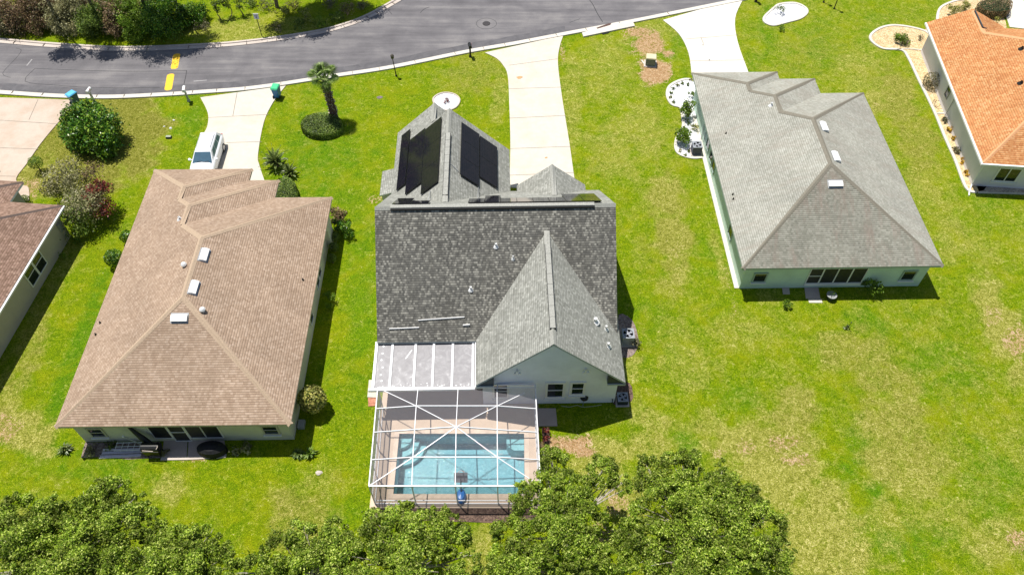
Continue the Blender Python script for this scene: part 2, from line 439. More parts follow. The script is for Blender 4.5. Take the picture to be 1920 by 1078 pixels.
def screenmat():
    m, nt, b = new_mat('insect_screen')
    b.inputs['Base Color'].default_value = (.25, .235, .26, 1); b.inputs['Roughness'].default_value = .8
    t = nt.nodes.new('ShaderNodeBsdfTransparent')
    # woven mesh seen more and more edge on hides more of what lies behind
    lw = nt.nodes.new('ShaderNodeLayerWeight'); lw.inputs[0].default_value = 0.35
    fac = mth(nt, 'ADD', mth(nt, 'MULTIPLY', lw.outputs['Facing'], 0.58), 0.15)
    mx = nt.nodes.new('ShaderNodeMixShader'); nt.links.new(fac, mx.inputs[0])
    out = [n for n in nt.nodes if n.type == 'OUTPUT_MATERIAL'][0]
    nt.links.new(t.outputs[0], mx.inputs[1]); nt.links.new(b.outputs[0], mx.inputs[2]); nt.links.new(mx.outputs[0], out.inputs[0])
    return m
M['screen'] = screenmat()
def watermat():
    m, nt, b = new_mat('pool_water')
    p = geopos(nt)
    h = noise(nt, 5, 4, 0.6, p, 0.8)
    t = nt.nodes.new('ShaderNodeBsdfTransparent')
    t.inputs[0].default_value = (.66, .84, .88, 1)
    g = nt.nodes.new('ShaderNodeBsdfGlossy'); g.inputs['Roughness'].default_value = 0.03
    bp = nt.nodes.new('ShaderNodeBump'); bp.inputs['Strength'].default_value = .5; bp.inputs['Distance'].default_value = .05
    nt.links.new(h, bp.inputs['Height']); nt.links.new(bp.outputs[0], g.inputs['Normal'])
    fr = nt.nodes.new('ShaderNodeFresnel'); fr.inputs[0].default_value = 1.33; nt.links.new(bp.outputs[0], fr.inputs['Normal'])
    mx = nt.nodes.new('ShaderNodeMixShader'); nt.links.new(fr.outputs[0], mx.inputs[0])
    out = [n for n in nt.nodes if n.type == 'OUTPUT_MATERIAL'][0]
    nt.links.new(t.outputs[0], mx.inputs[1]); nt.links.new(g.outputs[0], mx.inputs[2]); nt.links.new(mx.outputs[0], out.inputs[0])
    nt.nodes.remove(b)
    return m
M['water'] = watermat()
def poolmat():
    m, nt, b = new_mat('pool_plaster')
    p = geopos(nt)
    v = nt.nodes.new('ShaderNodeTexVoronoi'); v.feature = 'SMOOTH_F1'; v.inputs['Scale'].default_value = 5.0
    mp = nt.nodes.new('ShaderNodeMapping'); nt.links.new(p, mp.inputs[0]); mp.inputs['Scale'].default_value = (1, 1.6, 1)
    nn = noise(nt, 2.5, 3, .6, mp.outputs[0], out=1)
    va = nt.nodes.new('ShaderNodeVectorMath'); va.operation = 'ADD'; nt.links.new(mp.outputs[0], va.inputs[0]); nt.links.new(nn, va.inputs[1])
    nt.links.new(va.outputs[0], v.inputs['Vector'])
    c = ramp(nt, v.outputs['Distance'], [(0.1, (.27, .42, .45)), (0.5, (.32, .50, .54)), (0.9, (.50, .65, .68))])
    nt.links.new(c, b.inputs['Base Color']); b.inputs['Roughness'].default_value = .7
    return m
M['pool'] = poolmat()
M['pool_step'] = plain('pool_step', (.46, .62, .62), .7)
M['tile'] = plain('waterline_tile', (.10, .22, .26), .3, var=.3, scale=12)

# ------------------------------------------------------------------ ground sheet with its turf
def seg_dist(px, py, a, b):
    ax, ay = a; bx, by = b
    vx, vy = bx - ax, by - ay
    t = np.clip(((px - ax) * vx + (py - ay) * vy) / (vx * vx + vy * vy + 1e-9), 0, 1)
    return np.hypot(px - ax - t * vx, py - ay - t * vy)
def vnoise(x, y, s, seed):
    """value noise in world metres"""
    rs = np.random.RandomState(seed); T = rs.rand(256, 256)
    X = x / s + 100.0; Y = y / s + 100.0
    xi = np.floor(X).astype(int); yi = np.floor(Y).astype(int)
    fx = X - xi; fy = Y - yi
    fx = fx * fx * (3 - 2 * fx); fy = fy * fy * (3 - 2 * fy)
    g = lambda a, b: T[a % 256, b % 256]
    return (g(xi, yi) * (1 - fx) + g(xi + 1, yi) * fx) * (1 - fy) + (g(xi, yi + 1) * (1 - fx) + g(xi + 1, yi + 1) * fx) * fy
def frange(a, b, s): return list(np.arange(a, b, s))
POOL = (-6.72, 17.95, 0.72, 21.72)
xs = frange(-400, -60, 34) + frange(-60, 58, 0.28) + frange(58, 401, 34)
ys = frange(-200, 10, 21) + frange(10, 72, 0.28) + frange(72, 500, 30)
def snap(v, t):
    i = min(range(len(v)), key=lambda k: abs(v[k] - t)); v[i] = t
for t in (POOL[0] - .1, POOL[2] + .1): snap(xs, t)
for t in (POOL[1] - .1, POOL[3] + .1): snap(ys, t)
xs = np.array(xs); ys = np.array(ys)
X, Y = np.meshgrid(xs, ys)
nx, ny = len(xs), len(ys)
dd = Y * CP + CAMH * SP; vv = Y * SP - CAMH * CP
dd = np.where(dd < 1, 1, dd)
PX = 960 + FPX * X / dd; PY = 539 - FPX * vv / dd
wob = (vnoise(X, Y, 1.6, 1) - .5) * 1.2 + (vnoise(X, Y, .6, 2) - .5) * 1.3
dry = np.zeros_like(X); lush = np.zeros_like(X); soil = np.zeros_like(X)
def add(field, cx, cy, rx, ry, amt, rot=0, soft=.45):
    """one worn / lush patch: centre and radii read off the survey photo, laid on the ground"""
    c, s_ = math.cos(R(rot)), math.sin(R(rot))
    u = ((PX - cx) * c + (PY - cy) * s_) / rx; v = (-(PX - cx) * s_ + (PY - cy) * c) / ry
    d = np.sqrt(u * u + v * v) + wob * .55
    k = np.clip((1 + soft - d) / (2 * soft), 0, 1)
    k = k * k * (3 - 2 * k)
    np.maximum(field, k * amt, out=field)
D, L_, O = dry, lush, soil
base_dry = 0.18 + 0.55 * (vnoise(X, Y, 7, 3) * .5 + vnoise(X, Y, 2.6, 4) * .3 + vnoise(X, Y, 1.1, 5) * .2 - .32)
rightside = np.clip((X - 6) / 6, 0, 1)
dry += np.clip(base_dry, 0, 1) * (0.38 + 0.42 * rightside)
for a in ((250, 245, 62, 75, 1.0), (190, 320, 60, 45, .95), (90, 330, 55, 40, 1.0), (225, 205, 75, 25, 1.0), (240, 290, 50, 55, .95), (120, 270, 70, 50, .8), (60, 320, 25, 30, .9),
          (20, 800, 38, 75, .85, -65), (60, 640, 26, 90, .55, 22), (110, 520, 22, 70, .45, 28), (15, 740, 25, 60, .6),
          (560, 975, 60, 55, .6), (620, 900, 45, 30, .35), (320, 915, 25, 28, .6), (900, 1040, 26, 60, .7),
          (880, 140, 60, 35, .45), (935, 165, 18, 60, .5), (1075, 200, 20, 110, .5), (1130, 130, 70, 55, .45), (1150, 280, 60, 60, .5), (1200, 240, 60, 60, .5),
          (1250, 370, 34, 46, .78), (1265, 440, 34, 40, .85), (1275, 500, 28, 38, .7), (1255, 545, 30, 30, .5), (1345, 470, 10, 90, .55, -14), (1210, 480, 30, 40, .3),
          (1500, 100, 60, 45, .35), (1620, 130, 60, 50, .5), (1690, 190, 40, 60, .75, -20), (1720, 260, 36, 60, .62, -22), (1640, 190, 26, 30, .8),
          (1730, 340, 30, 60, .55, -20), (1780, 430, 40, 60, .5, -25), (1840, 470, 30, 40, .4),
          (1850, 560, 34, 45, .8, -20), (1890, 630, 34, 55, .95, -20), (1910, 700, 20, 30, .7),
          (1600, 660, 70, 50, .62, 10), (1650, 700, 55, 60, .62), (1680, 780, 65, 70, .72), (1700, 880, 90, 80, .7), (1660, 960, 50, 60, .5), (1780, 960, 60, 60, .45),
          (1480, 780, 50, 60, .72, 20), (1400, 830, 90, 42, .85), (1470, 900, 90, 70, .88), (1530, 980, 70, 80, .8), (1560, 1050, 90, 60, .8), (1330, 800, 50, 30, .6),
          (1240, 790, 50, 26, .6), (1220, 840, 60, 30, .6), (1130, 860, 60, 36, .75), (1180, 930, 60, 60, .7), (1390, 620, 60, 45, .4), (1300, 690, 60, 45, .4), (1450, 560, 40, 20, .4),
          (1260, 620, 50, 40, .35), (1180, 690, 22, 40, .5), (1185, 760, 20, 40, .55), (1860, 1020, 60, 50, .6), (1900, 830, 40, 50, .4),
          (520, 60, 180, 30, .5), (430, 60, 60, 22, .6), (30, 90, 40, 20, .5), (1230, 50, 60, 30, .45), (830, 150, 60, 25, .25), (60, 1000, 80, 60, .5)):
    add(dry, *(a[:4] + (min(1.0, a[4] * 1.08),) + a[5:]))
thatch = np.zeros_like(X)
for a in ((250, 245, 62, 75, 1.0), (190, 320, 60, 45, 1), (90, 330, 55, 40, .7), (225, 205, 75, 25, 1.0), (240, 290, 50, 55, 1), (120, 270, 70, 50, 1), (1700, 190, 50, 90, .8, -20), (1720, 260, 40, 70, .8, -20),
          (1620, 680, 90, 90, .75), (1700, 800, 90, 90, .55), (1500, 100, 60, 45, .5), (1260, 430, 50, 110, .6), (1480, 770, 50, 60, .6), (560, 975, 60, 55, .5), (880, 140, 60, 40, .8), (60, 640, 40, 120, .4, 22)):
    add(thatch, *(a[:4] + (a[4] * (1.0 if a[0] < 700 else .6),) + a[5:]))
for a in ((1600, 850, 26, 60, .95, 15), (1640, 930, 28, 60, .95, 15), (1690, 1010, 60, 30, .9), (1280, 830, 34, 24, .8), (1760, 700, 80, 60, .5), (1860, 900, 50, 70, .6), (1760, 1000, 40, 25, .6),
          (600, 300, 80, 120, .7), (680, 560, 28, 220, .5), (600, 400, 40, 40, .6), (560, 700, 60, 60, .4), (350, 220, 40, 50, .6), (150, 870, 130, 40, .6), (150, 640, 16, 150, .8, 22),
          (1340, 130, 20, 30, .5), (1280, 90, 22, 40, .7), (1440, 40, 20, 60, .6), (1420, 130, 30, 30, .5), (1520, 90, 50, 40, .5), (1650, 60, 40, 30, .5), (1620, 320, 18, 80, .3), (1830, 340, 22, 90, .5, -22),
          (1140, 260, 20, 18, .6), (1090, 500, 40, 80, .4), (1340, 480, 40, 50, .4), (1200, 600, 60, 60, .3), (1650, 600, 60, 30, .6), (1380, 740, 50, 30, .6), (640, 960, 40, 30, .4), (700, 640, 8, 60, .3)):
    add(lush, *a)
for a in ((1218, 92, 34, 30, .8), (1228, 130, 28, 24, 1.0), (1250, 128, 14, 12, .9), (1196, 62, 26, 10, .75), (1205, 70, 14, 10, .6), (1062, 832, 38, 17, .9), (1080, 845, 28, 12, .85),
          (1055, 95, 5, 22, .5), (1400, 838, 30, 16, .45), (1470, 830, 30, 12, .5), (1350, 850, 24, 12, .4), (1500, 860, 30, 14, .5), (1910, 640, 26, 40, .55), (1860, 590, 16, 20, .4), (1915, 1015, 24, 24, .55),
          (1165, 650, 9, 30, .6), (1270, 470, 14, 12, .25), (8, 805, 26, 34, .5), (360, 862, 26, 7, .7), (1150, 945, 30, 30, .5), (1130, 1010, 36, 40, .5), (1290, 1060, 40, 40, .5), (60, 355, 22, 18, .55), (735, 370, 12, 8, .6),
          (840, 378, 8, 6, .3), (1640, 195, 14, 10, .35), (700, 375, 14, 8, .5), (1020, 1060, 30, 30, .5), (1370, 545, 8, 60, .3, -14), (1335, 330, 6, 60, .45, -14)):
    add(soil, *a)
lush *= (1 - np.clip(dry - .35, 0, 1))
verts = np.zeros((ny, nx, 3)); verts[..., 0] = X; verts[..., 1] = Y
idx = np.arange(nx * ny).reshape(ny, nx)
quads = np.stack([idx[:-1, :-1], idx[:-1, 1:], idx[1:, 1:], idx[1:, :-1]], -1).reshape(-1, 4)
cx = (X[:-1, :-1] + X[1:, 1:]).reshape(-1) / 2; cy = (Y[:-1, :-1] + Y[1:, 1:]).reshape(-1) / 2
keep = ~((cx > POOL[0] - .1) & (cx < POOL[2] + .1) & (cy > POOL[1] - .1) & (cy < POOL[3] + .1))
quads = quads[keep]
def npmesh(name, V, Q, mat, parent=None, smooth=False):
    me = bpy.data.meshes.new(name)
    k = Q.shape[1]
    me.vertices.add(len(V)); me.vertices.foreach_set('co', V.astype(np.float32).ravel())
    me.loops.add(Q.size); me.loops.foreach_set('vertex_index', Q.astype(np.int32).ravel())
    me.polygons.add(len(Q)); me.polygons.foreach_set('loop_start', np.arange(0, Q.size, k, dtype=np.int32))
    me.polygons.foreach_set('loop_total', np.full(len(Q), k, dtype=np.int32))
    me.materials.append(mat)
    me.update(calc_edges=True)
    o = bpy.data.objects.new(name, me); col.objects.link(o)
    if parent is not None: o.parent = parent
    return o
def grassmat():
    m, nt, b = new_mat('turf')
    p = geopos(nt)
    at_ = nt.nodes.new('ShaderNodeVertexColor'); at_.layer_name = 'turf'
    sp = nt.nodes.new('ShaderNodeSeparateColor'); nt.links.new(at_.outputs[0], sp.inputs[0])
    dry_, lush_, soil_ = sp.outputs[0], sp.outputs[1], sp.outputs[2]
    n1 = noise(nt, 1.3, 6, 0.7, p, 0.6)
    n2 = noise(nt, 3.6, 6, 0.78, p, 1.6)
    n3 = noise(nt, 13, 4, 0.8, p, 1.8)
    g = mth(nt, 'ADD', mth(nt, 'MULTIPLY', n2, 0.5), mth(nt, 'MULTIPLY', n3, 0.5))
    green = ramp(nt, g, [(0.38, (0.026, 0.077, 0.0007)), (0.46, (0.100, 0.172, 0.0015)), (0.53, (0.172, 0.249, 0.0022)), (0.61, (0.327, 0.372, 0.0088))])
    deep = ramp(nt, g, [(0.37, (0.025, 0.092, 0.0018)), (0.47, (0.064, 0.166, 0.0028)), (0.55, (0.108, 0.226, 0.0036)), (0.64, (0.201, 0.322, 0.0110))])
    straw = ramp(nt, g, [(0.38, (0.058, 0.071, 0.0054)), (0.46, (0.181, 0.193, 0.0214)), (0.53, (0.335, 0.330, 0.0626)), (0.61, (0.651, 0.586, 0.2414))])
    straw = mixc(nt, mth(nt, 'MULTIPLY', at_.outputs[1], .9), straw, mixc(nt, 1.0, straw, (.64, .65, .48), 'MULTIPLY'))
    dirt = ramp(nt, g, [(0.37, (0.153, 0.081, 0.0315)), (0.46, (0.342, 0.194, 0.0900)), (0.54, (0.468, 0.315, 0.1710)), (0.62, (0.666, 0.576, 0.4140))])
    c = mixc(nt, lush_, green, deep)
    yel = ramp(nt, noise(nt, .45, 5, .7, p, .5), [(0.45, (0, 0, 0)), (0.65, (1, 1, 1))])
    c = mixc(nt, mth(nt, 'MULTIPLY', yel, .45), c, (.29, .29, .005))
    dd_ = mth(nt, 'ADD', dry_, mth(nt, 'MULTIPLY', mth(nt, 'SUBTRACT', mth(nt, 'ADD', mth(nt, 'MULTIPLY', n1, .6), mth(nt, 'MULTIPLY', n2, .4)), .5), 2.4))
    df = ramp(nt, dd_, [(0.12, (0, 0, 0)), (0.85, (1, 1, 1))])
    c = mixc(nt, df, c, straw)
    ss = mth(nt, 'ADD', soil_, mth(nt, 'MULTIPLY', mth(nt, 'SUBTRACT', n2, .5), 3.0))
    sf = ramp(nt, ss, [(0.42, (0, 0, 0)), (0.68, (1, 1, 1))])
    c = mixc(nt, sf, c, dirt)
    fleck = nt.nodes.new('ShaderNodeTexNoise'); fleck.inputs['Scale'].default_value = 22; fleck.inputs['Detail'].default_value = 2
    nt.links.new(p, fleck.inputs['Vector'])
    c = mixc(nt, 1.0, c, ramp(nt, fleck.outputs[0], [(0.36, (.55,) * 3), (0.5, (1, 1, 1)), (0.64, (1.5,) * 3)]), 'MULTIPLY')
    nt.links.new(c, b.inputs['Base Color'])
    b.inputs['Roughness'].default_value = 0.95; b.inputs['Specular IOR Level'].default_value = 0.08
    bump(nt, b, mth(nt, 'ADD', n3, mth(nt, 'MULTIPLY', fleck.outputs[0], .6)), 0.8, 0.09)
    return m
ground = npmesh('ground', verts.reshape(-1, 3), quads, grassmat())
ca = ground.data.color_attributes.new('turf', 'FLOAT_COLOR', 'POINT')
buf = np.ones((nx * ny, 4), dtype=np.float32)
buf[:, 0] = np.clip(dry, 0, 1).ravel(); buf[:, 1] = np.clip(lush, 0, 1).ravel(); buf[:, 2] = np.clip(soil, 0, 1).ravel(); buf[:, 3] = np.clip(thatch, 0, 1).ravel()
ca.data.foreach_set('color', buf.ravel())
tag(ground, kind='structure')

# ------------------------------------------------------------------ street, curbs, drives
def P2(l, z=0.0): return [at(a, b, 0) for a, b in l]
lowpx = [(0, 170), (100, 176.6), (200, 179), (300, 175), (376, 170), (480, 161.6), (624, 140), (730, 124), (873, 95), (960, 80), (1060, 61), (1185, 37.6), (1373, 0)]
uppx = [(0, 81.5), (100, 90), (225, 96.5), (376, 91.5), (480, 82.7), (593, 66), (655, 50), (698, 32.6), (730, 15), (756, 0)]
low = smooth_line(P2(lowpx), 6); up = smooth_line(P2(uppx), 6)
e = (low[0] - low[4]).normalized(); low = [low[0] + e * 45] + low
e = (up[0] - up[4]).normalized(); up = [up[0] + e * 45] + up
e = (low[-1] - low[-6]).normalized(); low = low + [low[-1] + e * 60]
e = Vector((.25, 1, 0)).normalized(); up = up + [up[-1] + e * 3, up[-1] + Vector((1.0, 40, 0))]
mb = MB()
NS = 120
def resample(L, n):
    d = [0]
    for a, b in zip(L, L[1:]): d.append(d[-1] + (b - a).length)
    out = []
    for k in range(n):
        t = d[-1] * k / (n - 1); i = 0
        while i < len(L) - 2 and d[i + 1] < t: i += 1
        f = (t - d[i]) / max(1e-6, d[i + 1] - d[i])
        out.append(L[i].lerp(L[i + 1], f))
    return out
A = resample(low, NS); B = resample(up, NS)
for i in range(NS - 1):
    q = [A[i], A[i + 1], B[i + 1], B[i]]
    mb.face([Vector((p.x, p.y, .006)) for p in q])
far = low[-1]; upe = up[-1]
mb.face([(upe.x, upe.y, .006), (far.x, far.y, .006), (far.x - 5, upe.y + 40, .006), (upe.x, upe.y + 40, .006)])
road = mb.build('road', [M['asphalt']]); tag(road, kind='structure')
mb = MB()
mb.strip(low, 0.0, 0.54, 0.0, .05); mb.strip(low, -.38, 0.54, .05, .11)
tag(mb.build('curb', [M['curb_white']]), kind='structure')
mb = MB()
mb.strip(up, 0.62, 0.0, 0.0, .05); mb.strip(up, 0.62, -.40, .05, .12)
tag(mb.build('curb', [M['curb']]), kind='structure')
# markings and marks of the road
def ground_poly(px, z, name, mat, kind='structure', n=0):
    pts = P2(px)
    if n: pts = smooth_line(pts, n, True)
    m_ = MB(); m_.prism([(p.x, p.y) for p in pts], z - .02 if z > .03 else z - .001, z)
    return m_, pts
def stadium(p, q, wd, z):
    d = (q - p).normalized(); nrm = Vector((-d.y, d.x, 0)); out = []
    for c, s0 in ((p, PI / 2), (q, -PI / 2)):
        for k in range(9):
            a = s0 + PI * k / 8
            out.append(c + d * math.cos(a) * wd / 2 * .75 + nrm * math.sin(a) * wd / 2)
    return [(v.x, v.y) for v in out]
for (a, b) in (((331.5, 104), (327, 127)), ((320, 142), (315.5, 167))):
    mb = MB(); mb.prism(stadium(at(*a), at(*b), .62, 0), .007, .0105)
    tag(mb.build('road_marking', [M['yellow_paint']]), kind='structure')
mb = MB()
def crack(px, wd=.05, z=.0102):
    mb.strip(smooth_line(P2(px), 3), wd / 2, wd / 2, z - .002, z)
crack([(66, 129), (140, 132), (240, 134.5), (350, 133)], .05)
crack([(350, 133), (348, 145), (345, 158)], .06)
crack([(66, 129), (47, 153), (100, 160), (180, 165), (300, 165)], .05)
crack([(30, 91), (40, 95), (30, 110), (5, 138), (20, 146)], .04)
crack([(1105, 0), (1112, 10), (1120, 26), (1130, 42)], .07)
crack([(1068, 43), (1076, 40), (1088, 36)], .05)
crack([(788, 25), (795, 18), (805, 14)], .06)
crack([(730, 22), (735, 28)], .05)
mb.strip(smooth_line([at(912 + 19 * math.cos(t), 45 + 10 * math.sin(t)) for t in np.linspace(0, 2 * PI, 12, endpoint=False)], 3, True), .02, .02, .008, .0102, closed=True)
tag(mb.build('road_cracks', [M['crack']]), kind='structure')
mb = MB()
mb.strip(P2([(363, 153), (388, 151)]), .05, .05, .008, .0102); mb.strip(P2([(50, 124), (60, 112)]), .05, .05, .008, .0102)
tag(mb.build('road_scuffs', [M['scuff']]), kind='structure')
seal, snt, sb = new_mat('fresh_sealer'); sn_ = noise(snt, 1.2, 5, .7, geopos(snt), .4)
snt.links.new(ramp(snt, sn_, [(.35, (.075, .072, .078)), (.65, (.115, .11, .116))]), sb.inputs['Base Color']); sb.inputs['Roughness'].default_value = .85
mb = MB()
L2 = [p for p in low if -60 < p.x < 5]
k_ = len(L2)
for i in range(k_ - 1):
    w0 = .95 + .06 * math.sin(i * 1.3); w1 = .95 + .06 * math.sin((i + 1) * 1.3)
    mb.face([(L2[i].x, L2[i].y + .01, .0095), (L2[i + 1].x, L2[i + 1].y + .01, .0095), (L2[i + 1].x, L2[i + 1].y + w1, .0095), (L2[i].x, L2[i].y + w0, .0095)])
tag(mb.build('road_sealer', [seal]), kind='structure')
t_ = empty('manhole_cover', at(912, 45), 'round iron manhole cover set in the asphalt of the street', 'manhole cover')
mb = MB(); mb.lathe([(.0, .012), (.36, .012), (.36, .024), (.33, .026), (0, .026)], 24); mb.build('frame_ring', [M['rubber']], t_)
mb = MB(); mb.lathe([(.3, .026), (.3, .034), (.0, .034)], 24)
for k in range(-3, 4): mb.box(-.22, k * .07 - .012, .034, .22, k * .07 + .012, .04)
mb.build('lid', [plain('cast_iron', (.055, .05, .052), .6, .4)], t_)

def poly_sheet(name, pts, z, mats, joints=(), jw=.045, tagk='structure'):
    m_ = MB()
    m_.prism([(p.x, p.y) for p in pts], 0.001, z)
    for a, b in joints:
        m_.strip([at(*a), at(*b)], jw / 2, jw / 2, z + .001, z + .004, 1)
    o = m_.build(name, mats); tag(o, kind=tagk)
    return o
def lines(*segs):
    out = []
    for s_, n in segs: out += smooth_line(P2(s_), n) if n > 1 else P2(s_)
    return out
dz = .058
# drive of the pool house
dA = lines(([(909, 100), (930, 110), (943, 123), (952, 143), (955, 200), (957, 270), (955, 352)], 4), ([(1085, 362), (1077.7, 340), (1067.7, 270), (1054, 185), (1046, 120), (1049, 90), (1056, 68)], 4))
poly_sheet('driveway', dA, dz, [M['concrete'], M['joint']], [((955, 124), (1045, 112)), ((954, 168), (1053, 165)), ((956, 223), (1061, 218)), ((957, 280), (1069, 276)), ((956, 330), (1076, 325))])
dB = lines(([(376, 184), (390, 213), (389, 238), (378, 262), (365, 320), (360, 345)], 4), ([(500, 350), (487, 312), (484, 290), (495, 230), (513, 192), (536, 162)], 4))
poly_sheet('driveway', dB, dz, [M['concrete'], M['joint']], [((391, 222), (504, 216)), ((425, 269), (491, 267)), ((445, 175), (437, 219))])
dC = lines(([(1243, 39), (1273, 65), (1290.7, 100), (1297, 142)], 4), ([(1404, 142), (1402, 134), (1383, 80), (1378, 37), (1391, 4), (1400, -6)], 4))
poly_sheet('driveway', dC, dz, [M['concrete_new'], M['joint']], [((1285, 75), (1383, 67)), ((1294, 116), (1396, 114)), ((1314, 72), (1319, 84))])
dD = lines(([(150, 189), (136, 203), (112, 228), (77, 270), (52, 306), (31, 335), (40, 347), (54, 353), (55, 378)], 4), ([(-20, 385), (-350, 385), (-400, 190), (-100, 186), (0, 184)], 1))
poly_sheet('driveway', dD, dz, [M['concrete_old'], M['joint']], [((-60, 223), (112, 234)), ((-40, 277), (72, 281)), ((-20, 331), (30, 332)), ((72, 188), (55, 226))])
dE = P2([(1876, -30), (1882, 20), (1893, 52), (1960, 60), (2100, -30)])
poly_sheet('driveway', dE, dz, [M['concrete_new'], M['joint']])
rust = plain('rust_stain', (.46, .27, .13), .9, var=.25, scale=6)
for px_, py_, r_ in ((974, 147, .26), (1024, 297, .12), (1318, 86, .07), (1330, 114, .08)):
    c = at(px_, py_); m_ = MB(); m_.prism([(c.x + r_ * (1 + .25 * math.sin(3 * a + px_)) * math.cos(a), c.y + r_ * .75 * (1 + .2 * math.sin(2 * a)) * math.sin(a)) for a in np.linspace(0, 2 * PI, 14, endpoint=False)], dz + .0005, dz + .004)
    tag(m_.build('driveway_stain', [rust if px_ < 1100 else M['rubber']]), kind='structure')
mb = MB()
for L3, sg in ((low, -1), (up, 1)):
    for k in range(3, len(L3) - 3, 3):
        p = L3[k]; d = (L3[k + 1] - L3[k - 1]).normalized(); nn = Vector((-d.y, d.x, 0)) * sg
        if abs(p.x) > 60 or p.y > 75: continue
        mb.strip([p + nn * .02, p + nn * .56], .015, .015, .05, .1125 if sg < 0 else .1225)
tag(mb.build('curb_joints', [M['joint']]), kind='structure')
# drain inlet slab on the near curb
t_ = empty('storm_drain', at(1140, 60), 'concrete storm drain slab along the curb with a dark slot', 'storm drain')
mb = MB(t_.location)
mb.prism([(p.x, p.y) for p in P2([(1091, 64), (1138, 50), (1186, 42), (1190, 51), (1142, 61), (1094, 71)])], 0.002, .13)
mb.build('slab', [M['curb_white']], t_)
mb = MB(t_.location)
mb.prism([(p.x, p.y) for p in P2([(1127, 63), (1141, 59), (1142, 63), (1130, 66)])], .001, .05); mb.build('drain_opening', [M['black']], t_)
mb = MB(t_.location)
mb.prism([(p.x, p.y) for p in P2([(1118, 55), (1140, 47), (1146, 46), (1144, 50), (1120, 57)])], .131, .135); mb.build('iron_plate', [plain('rusty_iron', (.09, .05, .04), .8)], t_)

# ------------------------------------------------------------------ roofs as unions of hip and gable units
def hip(x0, y0, x1, y1, ze, s):
    return dict(dom=(x0, y0, x1, y1), pl=[(s, 0, ze - s * x0), (-s, 0, ze + s * x1), (0, s, ze - s * y0), (0, -s, ze + s * y1)])
def gabY(x0, y0, x1, y1, ze, s):
    return dict(dom=(x0, y0, x1, y1), pl=[(s, 0, ze - s * x0), (-s, 0, ze + s * x1)])
def gabX(x0, y0, x1, y1, ze, s):
    return dict(dom=(x0, y0, x1, y1), pl=[(0, s, ze - s * y0), (0, -s, ze + s * y1)])
def clip_hp(poly, a, b, c):
    """keep a x + b y + c >= 0"""
    out = []
    n = len(poly)
    for i in range(n):
        p, q = poly[i], poly[(i + 1) % n]
        dp = a * p[0] + b * p[1] + c; dq = a * q[0] + b * q[1] + c
        if dp >= -1e-9: out.append(p)
        if (dp > 1e-9 and dq < -1e-9) or (dp < -1e-9 and dq > 1e-9):
            t = dp / (dp - dq); out.append((p[0] + (q[0] - p[0]) * t, p[1] + (q[1] - p[1]) * t))
    return out
def area(poly):
    return abs(sum(poly[i][0] * poly[(i + 1) % len(poly)][1] - poly[(i + 1) % len(poly)][0] * poly[i][1] for i in range(len(poly)))) / 2 if len(poly) > 2 else 0
def subtract(poly, hps):
    """poly minus the convex region where every half plane holds"""
    out = []; cur = poly
    for a, b, c in hps:
        o = clip_hp(cur, -a, -b, -c)
        if area(o) > 1e-4: out.append(o)
        cur = clip_hp(cur, a, b, c)
        if area(cur) < 1e-4: return out
    return out
def domhp(d): return [(1, 0, -d[0]), (-1, 0, d[2]), (0, 1, -d[1]), (0, -1, d[3])]
def uheight(u, x, y):
    d = u['dom']
    if x < d[0] - 1e-6 or x > d[2] + 1e-6 or y < d[1] - 1e-6 or y > d[3] + 1e-6: return -99, -1
    hs = [a * x + b * y + c for a, b, c in u['pl']]
    k = min(range(len(hs)), key=lambda i: hs[i])
    return hs[k], k
def rheight(units, x, y):
    best = (-99, -1, -1)
    for i, u in enumerate(units):
        h, k = uheight(u, x, y)
        if h > best[0] + 1e-6: best = (h, i, k)
    return best
def roof_pieces(units):
    out = []
    for i, u in enumerate(units):
        d = u['dom']; base = [(d[0], d[1]), (d[2], d[1]), (d[2], d[3]), (d[0], d[3])]
        for k, (a, b, c) in enumerate(u['pl']):
            pol = base
            for j, (a2, b2, c2) in enumerate(u['pl']):
                if j != k: pol = clip_hp(pol, a2 - a, b2 - b, c2 - c)
            if area(pol) < 1e-3: continue
            polys = [pol]
            for i2, u2 in enumerate(units):
                if i2 == i: continue
                hps = domhp(u2['dom']); skip = False
                for a2, b2, c2 in u2['pl']:
                    e_ = 0.0 if i2 < i else -1e-5
                    if abs(a2 - a) < 1e-7 and abs(b2 - b) < 1e-7:
                        if c2 - c + (1e-6 if i2 < i else -1e-6) < 0: skip = True
                        continue
                    hps.append((a2 - a, b2 - b, c2 - c + e_))
                if skip: continue
                nxt = []
                for q in polys: nxt += subtract(q, hps)
                polys = nxt
            for q in polys:
                if area(q) > 2e-3: out.append((i, k, (a, b, c), q))
    return out
